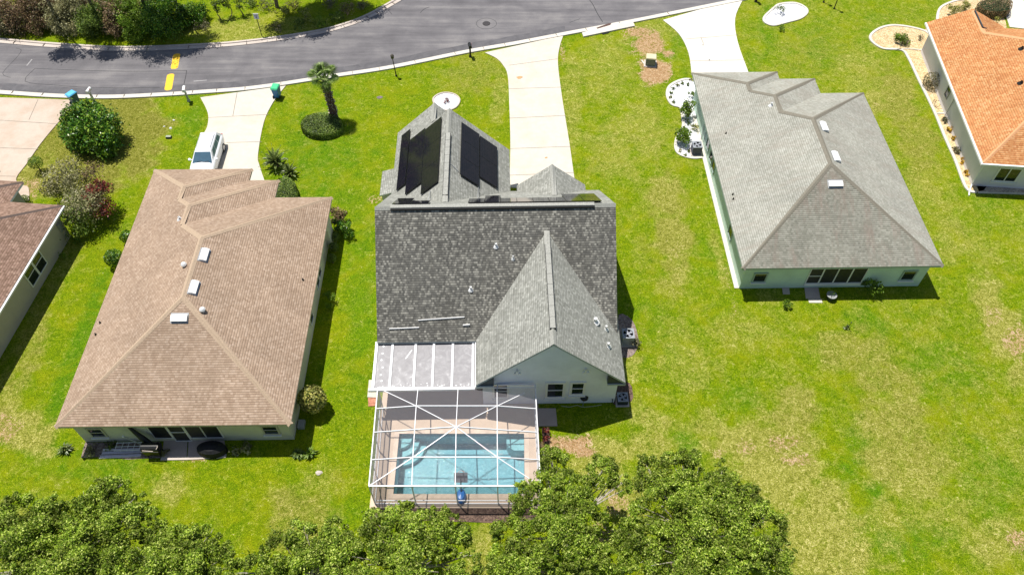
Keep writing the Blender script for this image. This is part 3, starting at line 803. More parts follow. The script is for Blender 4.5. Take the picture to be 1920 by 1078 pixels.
def build_roof(units, parent, mat, fascia, capmat, th=0.16, matfor=None, cap_w=.17, cap_h=.035):
    pcs = roof_pieces(units)
    mats = mat if isinstance(mat, list) else [mat]
    mb = MB()
    for i, k, (a, b, c), q in pcs:
        g = math.hypot(a, b); ux, uy = (a / g, b / g); kk = math.sqrt(1 + g * g)
        ar = sum(q[t][0] * q[(t + 1) % len(q)][1] - q[(t + 1) % len(q)][0] * q[t][1] for t in range(len(q)))
        if ar < 0: q = q[::-1]
        top = [(x, y, a * x + b * y + c) for x, y in q]
        uv = [(-uy * x + ux * y + 37.3 * (i * 4 + k), (ux * x + uy * y) * kk + 50) for x, y in q]
        mi = matfor(i, k) if matfor else 0
        mb.face(top, mi, uv)
        bot = [(x, y, z - th) for x, y, z in top]
        mb.face(bot[::-1], len(mats))
        for t in range(len(q)):
            u_ = (t + 1) % len(q)
            mb.face([bot[t], bot[u_], top[u_], top[t]], len(mats))
    roof = mb.build('roof', mats + [fascia], parent)
    # caps over hips and ridges
    n = 0
    for i, k, pl, q in pcs:
        for t in range(len(q)):
            p = Vector(q[t]); r_ = Vector(q[(t + 1) % len(q)])
            L = (r_ - p).length
            if L < .15: continue
            d = (r_ - p) / L; nr = Vector((-d.y, d.x))
            m_ = max(2, int(L / .25)); run = None; runs = []
            for s_ in range(m_):
                c_ = p + d * L * (s_ + .5) / m_
                hA = rheight(units, *(c_ + nr * .02)); hB = rheight(units, *(c_ - nr * .02)); hc = pl[0] * c_.x + pl[1] * c_.y + pl[2]
                ok = hA[0] > 0 and hB[0] > 0 and hA[0] + hB[0] < 2 * hc - .004 and abs(hA[0] - hc) < .05 and abs(hB[0] - hc) < .05
                if ok:
                    other = hA if (hA[1], hA[2]) != (i, k) else hB
                    ok = (i, k) < (other[1], other[2])
                if ok and run is None: run = s_
                if not ok and run is not None: runs.append((run, s_)); run = None
            if run is not None: runs.append((run, m_))
            for s0, s1 in runs:
                if (s1 - s0) * L / m_ < .3: continue
                A_ = p + d * L * s0 / m_; B_ = p + d * L * s1 / m_
                z = lambda v: pl[0] * v.x + pl[1] * v.y + pl[2]
                e1, e2 = A_ + nr * cap_w, A_ - nr * cap_w; e3, e4 = B_ + nr * cap_w, B_ - nr * cap_w
                zz = lambda v: max(rheight(units, v.x, v.y)[0], z(A_ if (v - A_).length < (v - B_).length else B_) - .14) if rheight(units, v.x, v.y)[0] > 0 else z(A_ if (v - A_).length < (v - B_).length else B_) - .1
                V = lambda v, h: (v.x, v.y, h)
                zA, zB = z(A_) + cap_h + .012, z(B_) + cap_h + .012
                cp = MB(); cp.face([V(e1, zz(e1) + .02), V(A_, zA), V(B_, zB), V(e3, zz(e3) + .02)])
                cp.face([V(A_, zA), V(e2, zz(e2) + .02), V(e4, zz(e4) + .02), V(B_, zB)])
                cp.build('ridge_cap', [capmat], roof)
    return roof

def window(parent, O_, dr, nr, s, z, w_, h, frame, glass, muntins='h', fr=.09, sill=None, name='window'):
    """window on a wall: O_ foot of the wall, dr along it, nr outward"""
    O_ = Vector(O_); dr = Vector(dr).normalized(); nr = Vector(nr).normalized()
    up = Vector((0, 0, 1))
    def bx(m_, a, b, c0, c1, d0, d1, mi=0):
        cs = [O_ + dr * a_ + up * c_ + nr * d_ for d_ in (d0, d1) for a_, c_ in ((a, c0), (b, c0), (b, c1), (a, c1))]
        for q in ((0, 1, 2, 3), (7, 6, 5, 4), (4, 5, 1, 0), (5, 6, 2, 1), (6, 7, 3, 2), (7, 4, 0, 3)): m_.face([cs[i] for i in q], mi)
    root_ = MB()
    bx(root_, s - fr, s + w_ + fr, z - fr, z, .004, .07); bx(root_, s - fr, s + w_ + fr, z + h, z + h + fr, .004, .07)
    bx(root_, s - fr, s, z, z + h, .004, .07); bx(root_, s + w_, s + w_ + fr, z, z + h, .004, .07)
    if 'h' in muntins: bx(root_, s, s + w_, z + h / 2 - .025, z + h / 2 + .025, .03, .06)
    if 'v' in muntins: bx(root_, s + w_ / 2 - .03, s + w_ / 2 + .03, z, z + h, .03, .062)
    f = root_.build(name, [frame], parent)
    g = MB(); bx(g, s, s + w_, z, z + h, .006, .028); g.build('pane', [glass], f)
    if sill:
        g = MB(); bx(g, s - fr - .04, s + w_ + fr + .04, z - fr - .07, z - fr, .004, .16); g.build('sill', [sill], f)
    return f

def off_vent(parent, x, y, z, along, name='roof_vent', L=.95, wd=.42, slope=None):
    """long low off-ridge vent hood; along = direction of its length on the roof, slope = downhill direction"""
    a = Vector(along).normalized(); s_ = Vector(slope).normalized()
    n_ = a.cross(s_).normalized()
    if n_.z < 0: n_ = -n_
    c = Vector((x, y, z)); m_ = MB()
    pr = [(-.30, .0), (-.26, .10), (-.05, .16), (.24, .16), (.26, .03), (.26, 0)]
    A_ = [c + a * (-L / 2) + s_ * u_ * wd / .42 * .8 + n_ * v_ for u_, v_ in pr]; B_ = [p + a * L for p in A_]
    for i in range(len(pr) - 1): m_.face([A_[i], B_[i], B_[i + 1], A_[i + 1]], 1 if i >= 3 else 0)
    m_.face(A_, 0); m_.face(B_[::-1], 0)
    fl = [c + a * p + s_ * q + n_ * .012 for p, q in ((-L / 2 - .04, -.32), (L / 2 + .04, -.32), (L / 2 + .04, .29), (-L / 2 - .04, .29))]
    m_.face(fl, 1)
    return m_.build(name, [M['white'], M['metal_grey']], parent)
def dome_vent(parent, x, y, z, r=.17):
    m_ = MB(); m_.lathe([(r * .6, -.25), (r * .6, .12), (r, .12), (r * 1.05, .18), (r * .7, .27), (r * .3, .31), (0, .32)], 14, (x, y, z))
    return m_.build('roof_vent', [M['white']], parent, True)
def pipe_vent(parent, x, y, z, r=.05, h=.32, m=None):
    m_ = MB(); m_.lathe([(r, -.2), (r, h), (r * .8, h), (r * .8, h - .05), (0, h - .05)], 10, (x, y, z)); m_.lathe([(r * 2.6, -.06), (r * 1.4, .07), (r, .07)], 10, (x, y, z))
    return m_.build('vent_pipe', [m or M['white']], parent)

def ranch(root, W, mats, matfor=None, ze=2.7, s=.49, r2=(9.35, 19.65), r3=(7.05, 20.75), L=17.85, wall=None, wallm=None):
    units = [hip(0, 0, W, L, ze, s), hip(0, 0, r2[0], r2[1], ze, s), hip(0, 0, r3[0], r3[1], ze, s)]
    build_roof(units, root, mats[0], mats[1], mats[2], matfor=matfor)
    ov = .45
    m_ = MB()
    m_.prism([(ov, ov), (W - ov, ov), (W - ov, L - ov), (r2[0] - ov, L - ov), (r2[0] - ov, r2[1] - ov), (r3[0] - ov, r2[1] - ov), (r3[0] - ov, r3[1] - ov), (ov, r3[1] - ov)], 0, ze - .17)
    m_.build('wall', [wallm], root)
    m_ = MB()
    m_.prism([(.02, .02), (W - .02, .02), (W - .02, L - .02), (r2[0] - .02, L - .02), (r2[0] - .02, r2[1] - .02), (r3[0] - .02, r2[1] - .02), (r3[0] - .02, r3[1] - .02), (.02, r3[1] - .02)], ze - .168, ze - .155)
    m_.build('soffit', [mats[1]], root)
    return units

# ---- brown roofed neighbour
hb = empty('house', (-25.711, 20.767, 0), 'cream house with stepped tan brown shingle hip roof, left of the pool house', 'house', 'houses', .012)
ub = ranch(hb, 13.247, (M['roof_brown'], M['fascia_beige'], M['cap_brown']), s=.492, r2=(9.24, 19.6), r3=(7.08, 20.79), wallm=M['wall_beige'])
H = lambda u, x, y: rheight(u, x, y)[0]
sl = .492
for (x, y) in ((7.05, 9.95), (7.02, 7.42)): off_vent(hb, x, y, H(ub, x, y) + .01, (0, 1, 0), slope=(1, 0, -sl))
off_vent(hb, 6.55, 5.48, H(ub, 6.55, 5.48) + .01, (1, 0, 0), slope=(0, -1, -sl))
dome_vent(hb, 6.0, 9.2, H(ub, 6, 9.2)); dome_vent(hb, 7.78, 6.0, H(ub, 7.78, 6.0))
pipe_vent(hb, 4.25, 13.9, H(ub, 4.25, 13.9), .08, .2)
for x, y in ((.5, 6.97), (.5, 6.1), (12.47, 10.1)): pipe_vent(hb, x, y, H(ub, x, y), .04, .16, M['black'])
fw = ((0, .45, 0), (1, 0, 0), (0, -1, 0))
window(hb, *fw, 1.22, .75, .75, .85, M['fascia_beige'], M['glass'], 'h', .1, M['white'])
window(hb, *fw, 11.3, .85, .78, .85, M['fascia_beige'], M['glass'], 'h', .1, M['white'])
for x0_, x1_ in ((4.75, 5.75), (6.85, 7.72), (7.78, 8.72)): window(hb, *fw, x0_, .45, x1_ - x0_, 1.75, M['white'], M['screen_dark'], '', .05, name='lanai_screen')
dsc = window(hb, *fw, 5.87, .08, .85, 2.1, M['white'], M['screen_dark'], 'h', .06, name='screen_door')
rwall = ((13.247 - .45, 0, 0), (0, 1, 0), (1, 0, 0))
for y0_ in (12.0, 11.15, 8.2): window(hb, *rwall, y0_, .75, .7, .9, M['white'], M['glass'], '', .06)
m_ = MB(); m_.box(12.8, 15.4, 0, 13.1, 16.6, 2.5); m_.build('wall_bump', [M['wall_beige']], hb)

# ---- grey roofed neighbour on the right
hc = empty('house', (15.072, 32.263, 0), 'pale green house with stepped light grey hip roof, right of the pool house', 'house', 'houses', .018)
uc = ranch(hc, 13.203, ([M['roof_grey_pale'], M['roof_grey_front']], M['fascia_green'], M['cap_grey_pale']), matfor=lambda i, k: 1 if k == 2 else 0, s=.455, r2=(9.79, 19.73), r3=(6.94, 20.66), wallm=M['wall_green'])
sl = .455
for (x, y) in ((7.29, 10.64), (7.27, 7.53)): off_vent(hc, x, y, H(uc, x, y) + .01, (0, 1, 0), slope=(1, 0, -sl))
off_vent(hc, 6.71, 5.23, H(uc, 6.71, 5.23) + .01, (1, 0, 0), slope=(0, -1, -sl))
pipe_vent(hc, 4.44, 13.94, H(uc, 4.44, 13.94), .08, .25)
for x, y in ((.54, 6.5), (.5, 6.07), (1.15, 12.6)): pipe_vent(hc, x, y, H(uc, x, y), .035, .14, M['black'])
window(hc, *fw, 1.2, .82, .76, .78, M['fascia_green'], M['glass'], '', .1, M['white'])
window(hc, *fw, 11.22, .8, .78, .84, M['fascia_green'], M['glass'], '', .1, M['white'])
window(hc, *fw, 4.85, .55, .82, 1.5, M['white'], M['screen_dark'], 'h', .05, name='lanai_screen')
for x0_ in (5.75, 6.72, 7.7): window(hc, *fw, x0_, .55, .9, 1.5, M['white'], M['screen_dark'], '', .045, name='lanai_screen')
m_ = MB(); m_.box(4.8, .36, .3, 8.65, .446, .48); m_.build('lanai_kickplate', [M['white']], hc)
lwall = ((.45, 0, 0), (0, 1, 0), (-1, 0, 0))
for y0_, w_ in ((13.4, .7), (12.0, .7), (11.0, .7), (4.2, .8)): window(hc, *lwall, y0_, .7, w_, .9, M['fascia_green'], M['glass'], '', .06)
m_ = MB(); m_.tube([(.38, 15.6, .1), (.38, 15.6, 2.3), (.2, 15.6, 2.52)], .035, 6); m_.tube([(.40, 14.2, 1.6), (.40, 14.9, 1.6), (.40, 14.9, .4)], .03, 6)
m_.build('conduit', [M['metal_grey']], hc)

# ---- taupe roofed neighbour at the left edge
hd = empty('house', (-46.0, 21.3, 0), 'grey walled house with taupe hip roof cut off by the left edge', 'house', 'houses', -.084)
ud = ranch(hd, 13.2, (M['roof_taupe'], M['fascia_white'], M['cap_taupe']), s=.48, r2=(9.35, 19.85), r3=(7.05, 20.9), wallm=M['wall_taupe'])
rwall = ((13.2 - .45, 0, 0), (0, 1, 0), (1, 0, 0))
window(hd, *rwall, 12.15, .75, .95, 1.45, M['white'], M['glass'], 'h', .07); window(hd, *rwall, 13.25, .75, .95, 1.45, M['white'], M['glass'], 'h', .07)
m_ = MB(); m_.box(13.2 - .448, 16.75, 1.1, 13.2 - .3, 17.15, 1.75); m_.build('electric_meter', [M['metal_grey']], hd)
m_ = MB(); m_.bar((13.27, 0, 2.62), (13.27, 17.85, 2.62), .11, .12); m_.build('gutter', [M['white']], hd)

# ---- orange roofed neighbour at the top right
he = empty('house', (34.48, 42.24, 0), 'white house with orange shingle roof and white gutters at the right edge', 'house', 'houses', -.0945)
se = .47
ue = [hip(0, 0, 17, 17.6, 2.7, se), gabY(0, 12.5, 6.47, 17.85, 2.7, se), hip(9.9, 10, 17, 20.5, 2.7, se)]
build_roof(ue, he, M['roof_orange'], M['fascia_white'], M['cap_orange'])
m_ = MB(); ov = .45
m_.prism([(ov, ov), (16.5, ov), (16.5, 20), (10.35, 20), (10.35, 17.1), (6.0, 17.1), (6.0, 17.4), (ov, 17.4)], 0, 2.53)
m_.prism([(0, 0), (1, 0), (1, .01), (0, .01)], 0, .001)
m_.build('wall', [M['wall_white']], he)
m_ = MB(); pz = 2.7 + .47 * 3.235 - .17
for y0_, y1_ in ((17.25, 17.4),):
    f_ = [(ov, y1_, 2.53), (6.02, y1_, 2.53), (6.02, y1_, 2.73), (3.235, y1_, pz), (ov, y1_, 2.73)]
    b_ = [(x, y0_, z) for x, y, z in f_]
    m_.face(f_[::-1]); m_.face(b_)
    for i in range(5): m_.face([f_[i], f_[(i + 1) % 5], b_[(i + 1) % 5], b_[i]])
m_.build('gable', [M['wall_white']], he)
m_ = MB(); m_.prism([(.02, .02), (16.9, .02), (16.9, 17.5), (.02, 17.5)], 2.532, 2.545); m_.build('soffit', [M['fascia_white']], he)
m_ = MB(); m_.bar((-.07, 0, 2.62), (-.07, 17.85, 2.62), .13, .14); m_.bar((-.14, -.07, 2.62), (17, -.07, 2.62), .13, .14); m_.build('gutter', [M['white']], he)
m_ = MB(); m_.tube([(.05, -.03, 2.55), (.40, .40, 2.35), (.40, .38, .25), (.1, -.35, .06), (-.0, -.7, .06)], .055, 6); m_.build('downspout', [M['white']], he)
m_ = MB(); m_.tube([(.38, 8.45, 2.5), (.38, 8.45, .1)], .03, 6); m_.build('conduit', [M['metal_grey']], he)
window(he, (0, .45, 0), (1, 0, 0), (0, -1, 0), 1.75, .75, 1.5, 1.2, M['white'], M['glass'], 'v', .1, M['white'])
window(he, *lwall, 9.6, 1.0, .6, .95, M['metal_grey'], M['glass'], 'h', .06)
m_ = MB(); m_.bar((3.235, 15.0, 4.32), (3.235, 17.4, 4.32), .10, .08); m_.bar((3.2, 15.0, 4.30), (3.55, 14.9, 4.28), .06, .06); m_.build('ridge_vent', [M['dark_slate']], he)
for px_, py_ in ((1911, 100), (1915, 155)):
    p = at(px_, py_, 4.6) - Vector(he.location); c_, s_ = math.cos(.0945), math.sin(.0945)
    x, y = c_ * p.x - s_ * p.y, s_ * p.x + c_ * p.y
    pipe_vent(he, x, y, H(ue, x, y), .10, .18, M['black'])

# ---- the pool house
ha = empty('house', (-8.15, 26.35, 0), 'grey gabled house with roof solar panels, beside the screened pool', 'house', 'houses', .0192)
ZA = 2.85
ua = [gabX(0, 0, 14.55, 12.7, ZA, .81), gabY(6.0, -3.1, 14.7, 6.3, 2.9, .943), gabY(-.1, 6.4, 8.28, 17.0, ZA, .93), gabY(-.1, 6.4, 5.84, 19.05, ZA, .93), gabY(8.75, 6.4, 13.6, 13.25, ZA, .82)]
build_roof(ua, ha, [M['roof_grey'], M['roof_grey_dark']], M['fascia_grey'], M['cap_grey'], matfor=lambda i, k: 1 if (i == 0 and k == 0) else 0)
Ha = lambda x, y: rheight(ua, x, y)[0]
ov = .36
m_ = MB()
m_.prism([(ov, ov), (6.35, ov), (6.35, -2.75), (14.36, -2.75), (14.36, 1.0), (14.2, 1.0), (14.2, 12.3), (13.25, 12.3), (13.25, 12.9), (9.1, 12.9), (9.1, 12.3), (7.93, 12.3), (7.93, 16.65), (5.49, 16.65), (5.49, 18.7), (.25, 18.7), (.25, 12.3), (ov, 12.3)], 0, 2.7)
def gable_wall(m_, pts, y0_, y1_, axis='y'):
    f_ = [((x, y1_, z) if axis == 'y' else (y1_, x, z)) for x, z in pts]; b_ = [((x, y0_, z) if axis == 'y' else (y0_, x, z)) for x, z in pts]
    m_.face(f_[::-1]); m_.face(b_)
    for i in range(len(f_)): m_.face([f_[i], f_[(i + 1) % len(f_)], b_[(i + 1) % len(f_)], b_[i]])
gable_wall(m_, [(6.35, 2.7), (14.36, 2.7), (14.36, 2.9 + .943 * .34 - .17), (10.35, 7.0 - .17), (6.35, 2.9 + .943 * .35 - .17)], -2.75, -2.6)
gable_wall(m_, [(.25, 2.7), (7.93, 2.7), (7.93, ZA + .93 * .35 - .17), (4.09, 6.747 - .17), (.25, ZA + .93 * .35 - .17)], 16.5, 16.65)
gable_wall(m_, [(.25, 2.7), (5.49, 2.7), (5.49, ZA + .93 * .35 - .17), (2.87, 5.612 - .17), (.25, ZA + .93 * .35 - .17)], 18.55, 18.7)
gable_wall(m_, [(9.1, 2.7), (13.25, 2.7), (13.25, ZA + .1), (11.175, 4.84 - .17), (9.1, ZA + .1)], 12.75, 12.9)
for xx in ((ov, ov + .15), (14.05, 14.2)):
    gable_wall(m_, [(ov, 2.7), (12.3, 2.7), (12.3, ZA + .81 * .4 - .17), (6.35, 7.993 - .17), (ov, ZA + .81 * .36 - .17)], xx[0], xx[1], 'x')
m_.build('wall', [M['wall_blue']], ha)
# boxed eave returns at the feet of the rear gable
for sx in (1, -1):
    cx_ = 10.35; hw = 4.33
    m_ = MB()
    pts = [(cx_ + sx * (hw - .02), 2.74), (cx_ + sx * (hw - 1.02), 2.74), (cx_ + sx * (hw - 1.02), 2.72 + .943 * .95), ]
    if sx > 0: pts = pts[::-1]
    gable_wall(m_, pts, -3.05, -2.76)
    m_.build('eave_return', [M['dark_slate']], ha)
for xa, xb in ((13.66, 14.72), (5.98, 7.02)):
    m_ = MB(); m_.box(xa, -3.12, 2.60, xb, -2.76, 2.735); m_.build('soffit', [M['fascia_grey']], ha)
wr = ((0, -2.75, 0), (1, 0, 0), (0, -1, 0))
window(ha, *wr, 10.22, .88, .9, 1.5, M['white'], M['glass'], 'h', .15, M['white'])
window(ha, *wr, 11.67, 1.18, .66, 1.2, M['white'], M['glass'], 'h', .14, M['white'])
window(ha, *wr, 7.05, .95, .75, 1.35, M['white'], M['glass'], 'h', .13, M['white'])
for x in (8.4, 12.33):
    m_ = MB(); m_.box(x - .06, -2.80, 3.86, x + .06, -2.752, 4.0)
    for sx in (-1, 1): m_.lathe([(.0, 0), (.06, .0), (.085, -.13), (0, -.13)], 10, (x + sx * .13, -2.95, 3.93)); m_.bar((x, -2.8, 3.93), (x + sx * .13, -2.95, 3.93), .03)
    m_.build('flood_light', [M['white']], ha)
# sliding doors of the lanai
for x0_ in (1.0, 2.3, 3.6): window(ha, (0, ov, 0), (1, 0, 0), (0, -1, 0), x0_, .08, 1.2, 2.0, M['white'], M['glass'], '', .05, name='sliding_door')
# ridge vents
m_ = MB(); rz = 8.0 - .007
m_.box(.95, 6.22, rz - .06, 13.25, 6.48, rz + .06); m_.build('ridge_vent', [M['cap_grey']], ha)
m_ = MB(); m_.box(.95, 6.13, rz - .10, 13.25, 6.216, rz + .0); m_.build('ridge_vent_slot', [M['black']], ha)
for (x_, y0_, y1_, zr) in ((10.35, -2.05, 4.05, 7.0), (4.09, 8.5, 14.4, 6.747)):
    m_ = MB()
    for k in range(8):
        a_ = y0_ + (y1_ - y0_) * k / 8; b_ = y0_ + (y1_ - y0_) * (k + 1) / 8 - .02
        m_.box(x_ - .15, a_, zr - .05, x_ + .15, b_, zr + .075)
    for sx in (-1, 1): m_.box(x_ + sx * .165 - .014, y0_, zr - .2, x_ + sx * .165 + .014, y1_, zr + .03, 1)
    m_.box(x_ - .18, y0_ - .02, zr - .2, x_ + .18, y0_ - .003, zr + .03, 1)
    m_.build('ridge_vent', [M['cap_grey'], M['black']], ha)
for x, y, r_ in ((13.08, .19, .11), (13.77, .09, .07), (13.78, -1.12, .08)): pipe_vent(ha, x, y, Ha(x, y), r_, .34)
for x, y, r_ in ((7.27, 4.44, .07), (5.71, 2.43, .07), (8.29, 3.85, .05)): pipe_vent(ha, x, y, Ha(x, y), r_, .26, M['white'])
# solar panels lie on rails just above the shingles
def panels(fx, corners_u, v0, v1, n, parent, side):
    """corners_u: distance across the slope (x or y), v0..v1 along the eave; n modules"""
    pass
def panel(pl, x0_, y0_, x1_, y1_):
    a, b, c = pl; g = math.hypot(a, b)
    nrm = Vector((-a, -b, 1)).normalized(); mb_ = MB()
    V = lambda x, y, h: Vector((x, y, a * x + b * y + c)) + nrm * h
    cs = [(x0_, y0_), (x1_, y0_), (x1_, y1_), (x0_, y1_)]
    t = [V(*p, .15) for p in cs]; bt = [V(*p, .11) for p in cs]
    for i in range(4): mb_.face([bt[i], bt[(i + 1) % 4], t[(i + 1) % 4], t[i]], 0)
    mb_.face(bt[::-1], 0); mb_.face(t, 0)
    for px_, py_ in cs:   # stand-off feet
        ix = x0_ + .12 if px_ == x0_ else x1_ - .12; iy = y0_ + .15 if py_ == y0_ else y1_ - .15
        mb_.bar(V(ix, iy, -.02), V(ix, iy, .115), .05)
    f = mb_.build('solar_panel', [M['frame_black']], ha)
    gl = MB(); k = math.sqrt(1 + g * g); e_ = .022
    q = [(x0_ + e_, y0_ + e_), (x1_ - e_, y0_ + e_), (x1_ - e_, y1_ - e_), (x0_ + e_, y1_ - e_)]
    gl.face([V(*p, .153) for p in q], 0, [((x * (k if a else 1)), (y * (k if b else 1))) for x, y in q])
    gl.build('cells', [M['solar']], f)
PR = ua[2]['pl'][1]; PLft = ua[2]['pl'][0]; PB = ua[0]['pl'][1]
def column(pl, x0_, x1_, y0_, y1_, n):
    d = (y1_ - y0_) / n
    for k in range(n): panel(pl, x0_, y0_ + d * k, x1_, y0_ + d * (k + 1) - .012)
column(PR, 4.85, 6.05, 11.05, 16.25, 3); column(PR, 6.09, 7.29, 12.0, 16.15, 2)
column(PLft, 2.40, 3.62, 10.1, 16.55, 3); column(PLft, 1.17, 2.37, 11.25, 16.75, 3); column(PLft, .42, 1.10, 12.35, 18.05, 3)
def row(xs_, y0_, y1_):
    for a_, b_ in zip(xs_, xs_[1:]): panel(PB, a_, y0_, b_ - .015, y1_)
row([1.0, 2.1, 3.2], 6.65, 7.8); row([1.0, 2.05], 7.83, 8.95)
row([5.6, 6.6, 7.6, 8.6, 9.6, 10.6, 11.6, 12.7, 13.78], 6.75, 8.4)
row([6.6, 7.6], 8.43, 9.6); row([11.6, 12.7, 13.78], 8.43, 9.9)
m_ = MB()
for pts in ([(3.0, 9.9), (3.0, 8.2)], [(6.1, 11.0), (6.1, 8.9)]):
    m_.tube([(x, y, Ha(x, y) + .06) for x, y in pts], .02, 6)
m_.tube([(x, y, Ha(x, y) + .05) for x, y in ((4.3, 11.6), (4.85, 11.3))], .02, 6)
m_.build('conduit', [M['metal_grey']], ha)
# little shed-roofed bay at the front left side
m_ = MB(); m_.frustum(0, -1.0, 13.6, .2, 15.9, 1.75, -1.0, 13.6, .2, 15.9); m_.build('side_bay', [M['wall_beige']], ha)
m_ = MB(); m_.face([(-1.15, 13.5, 1.8), (.24, 13.5, 2.2), (.24, 16.0, 2.2), (-1.15, 16.0, 1.8)], 0, [(0, 0), (0, 1.4), (2.5, 1.4), (2.5, 0)])
m_.face([(-1.15, 13.5, 1.7), (.24, 13.5, 2.1), (.24, 13.5, 2.2), (-1.15, 13.5, 1.8)], 1); m_.face([(-1.15, 13.5, 1.7), (-1.15, 13.5, 1.8), (-1.15, 16, 1.8), (-1.15, 16, 1.7)], 1)
m_.build('bay_roof', [M['roof_grey'], M['fascia_white']], ha)
# garage door
m_ = MB()
for k in range(4): m_.box(9.5, 12.903, .05 + k * .52, 12.8, 12.94, .05 + k * .52 + .5)
m_.build('garage_door', [M['white']], ha)
# gutters and the diverter flashings above the lanai roof
m_ = MB()
m_.bar((.75, .62, Ha(.75, .62) + .05), (2.55, .66, Ha(2.55, .66) + .05), .04, .08); m_.bar((2.5, 1.0, Ha(2.5, 1.0) + .05), (5.3, 1.12, Ha(5.3, 1.12) + .05), .04, .08)
m_.bar((5.2, .72, Ha(5.2, .72) + .08), (5.62, .74, Ha(5.62, .74) + .08), .05, .12)
m_.build('roof_flashing', [M['white']], ha)
# insulated pan roof of the lanai, white beams over grey panels
m_ = MB()
def LZ(y): return 2.62 + (y - .12) * (.17 / 3.0)
m_.face([(-.12, -2.98, LZ(-2.98)), (5.9, -2.98, LZ(-2.98)), (5.9, .12, LZ(.12)), (-.12, .12, LZ(.12))], 0)
m_.face([(-.12, .12, LZ(.12) - .07), (5.9, .12, LZ(.12) - .07), (5.9, -2.98, LZ(-2.98) - .07), (-.12, -2.98, LZ(-2.98) - .07)], 0)
lan, lnt, lb = new_mat('lanai_pan')
n_ = noise(lnt, 1.6, 7, .75, objco(lnt), 1.0)
lnt.links.new(ramp(lnt, n_, [(.3, (0.121, 0.114, 0.1267)), (.5, (0.171, 0.165, 0.1774)), (.60, (0.222, 0.216, 0.2281)), (.70, (0.380, 0.374, 0.3865))]), lb.inputs['Base Color']); lb.inputs['Roughness'].default_value = .45
lr = m_.build('lanai_roof', [lan], ha)
m_ = MB()
for x in (-.12, .85, 2.25, 3.35, 4.5, 5.72):
    m_.bar((x + .07, -2.98, LZ(-2.98) + .03), (x + .07, .12, LZ(.12) + .03), .13 if x not in (-.12,) else .16, .08)
m_.bar((-.14, .14, LZ(.12) + .0), (5.92, .14, LZ(.12) + .0), .10, .14)
m_.bar((-.30, -3.05, LZ(-3) - .01), (5.92, -3.05, LZ(-3) - .01), .16, .17)
m_.bar((5.94, -3.0, LZ(-3) + .02), (5.94, .9, 2.75), .05, .16)
m_.build('roof_beam', [M['white_metal']], lr)
m_ = MB()
rs = np.random.RandomState(3)
for k in range(46):
    x = rs.uniform(0, 5.7); y = -2.95 + abs(rs.normal(0, .16)); r_ = rs.uniform(.02, .05)
    m_.lathe([(r_, LZ(y) + .002), (r_ * .8, LZ(y) + .012), (0, LZ(y) + .014)], 6, (x, y, 0))
for y in (-2.45, -2.05, -1.55, -1.05, -.6, -.1): m_.lathe([(.07, LZ(y) + .002), (.05, LZ(y) + .012), (0, LZ(y) + .014)], 8, (.38 + rs.uniform(-.1, .1), y, 0))
m_.bar((1.75, -1.0, LZ(-1) + .01), (2.1, -.4, LZ(-.4) + .01), .07, .02)
m_.build('paint_patches', [M['white']], lr)

# ------------------------------------------------------------------ pool, deck and screen cage
x0p, y0p, x1p, y1p = POOL
pool = empty('swimming_pool', ((x0p + x1p) / 2, (y0p + y1p) / 2, 0), 'rectangular blue swimming pool inside the white framed screen cage', 'swimming pool')
o_ = pool.location
mb = MB(o_)
pts = [(x0p, y0p), (x1p, y0p), (x1p, y1p), (x0p, y1p)]
dep = -1.35
mb.face([(x0p, y0p, dep), (x1p, y0p, dep), (x1p, y1p, dep), (x0p, y1p, dep)])
for i in range(4):
    a, b = pts[i], pts[(i + 1) % 4]
    mb.face([(a[0], a[1], .03), (b[0], b[1], .03), (b[0], b[1], dep), (a[0], a[1], dep)])
mb.build('basin', [M['pool']], pool)
mb = MB(o_)
for i in range(4):
    a, b = Vector((*pts[i], 0)), Vector((*pts[(i + 1) % 4], 0))
    d = (b - a).normalized(); n_ = Vector((-d.y, d.x, 0))
    mb.face([a + n_ * .006 + Vector((0, 0, -.26)), b + n_ * .006 + Vector((0, 0, -.26)), b + n_ * .006 + Vector((0, 0, .028)), a + n_ * .006 + Vector((0, 0, .028))])
mb.build('waterline_tiles', [M['tile']], pool)
for k, (r_, z) in enumerate(((1.55, -1.0), (1.15, -.68), (.72, -.36))):
    mb = MB(o_)
    poly = [(x0p + .008, y1p - .008)] + [(x0p + .008 + r_ * math.cos(a), y1p - .008 - r_ * math.sin(a)) for a in np.linspace(0, PI / 2, 12)]
    mb.prism(poly, dep + .004, z); mb.build('step', [M['pool_step']], pool)
mb = MB(o_); mb.prism([(x1p - 1.05, y1p - .008), (x1p - .008, y1p - .008), (x1p - .008, y1p - .85), (x1p - .6, y1p - .85), (x1p - .95, y1p - .62), (x1p - 1.05, y1p - .4)], dep + .004, -.42); mb.build('bench', [M['pool_step']], pool)
mb = MB(o_); mb.face([(x0p + .012, y0p + .012, -.10), (x1p - .012, y0p + .012, -.10), (x1p - .012, y1p - .012, -.10), (x0p + .012, y1p - .012, -.10)]); mb.build('water_surface', [M['water']], pool)
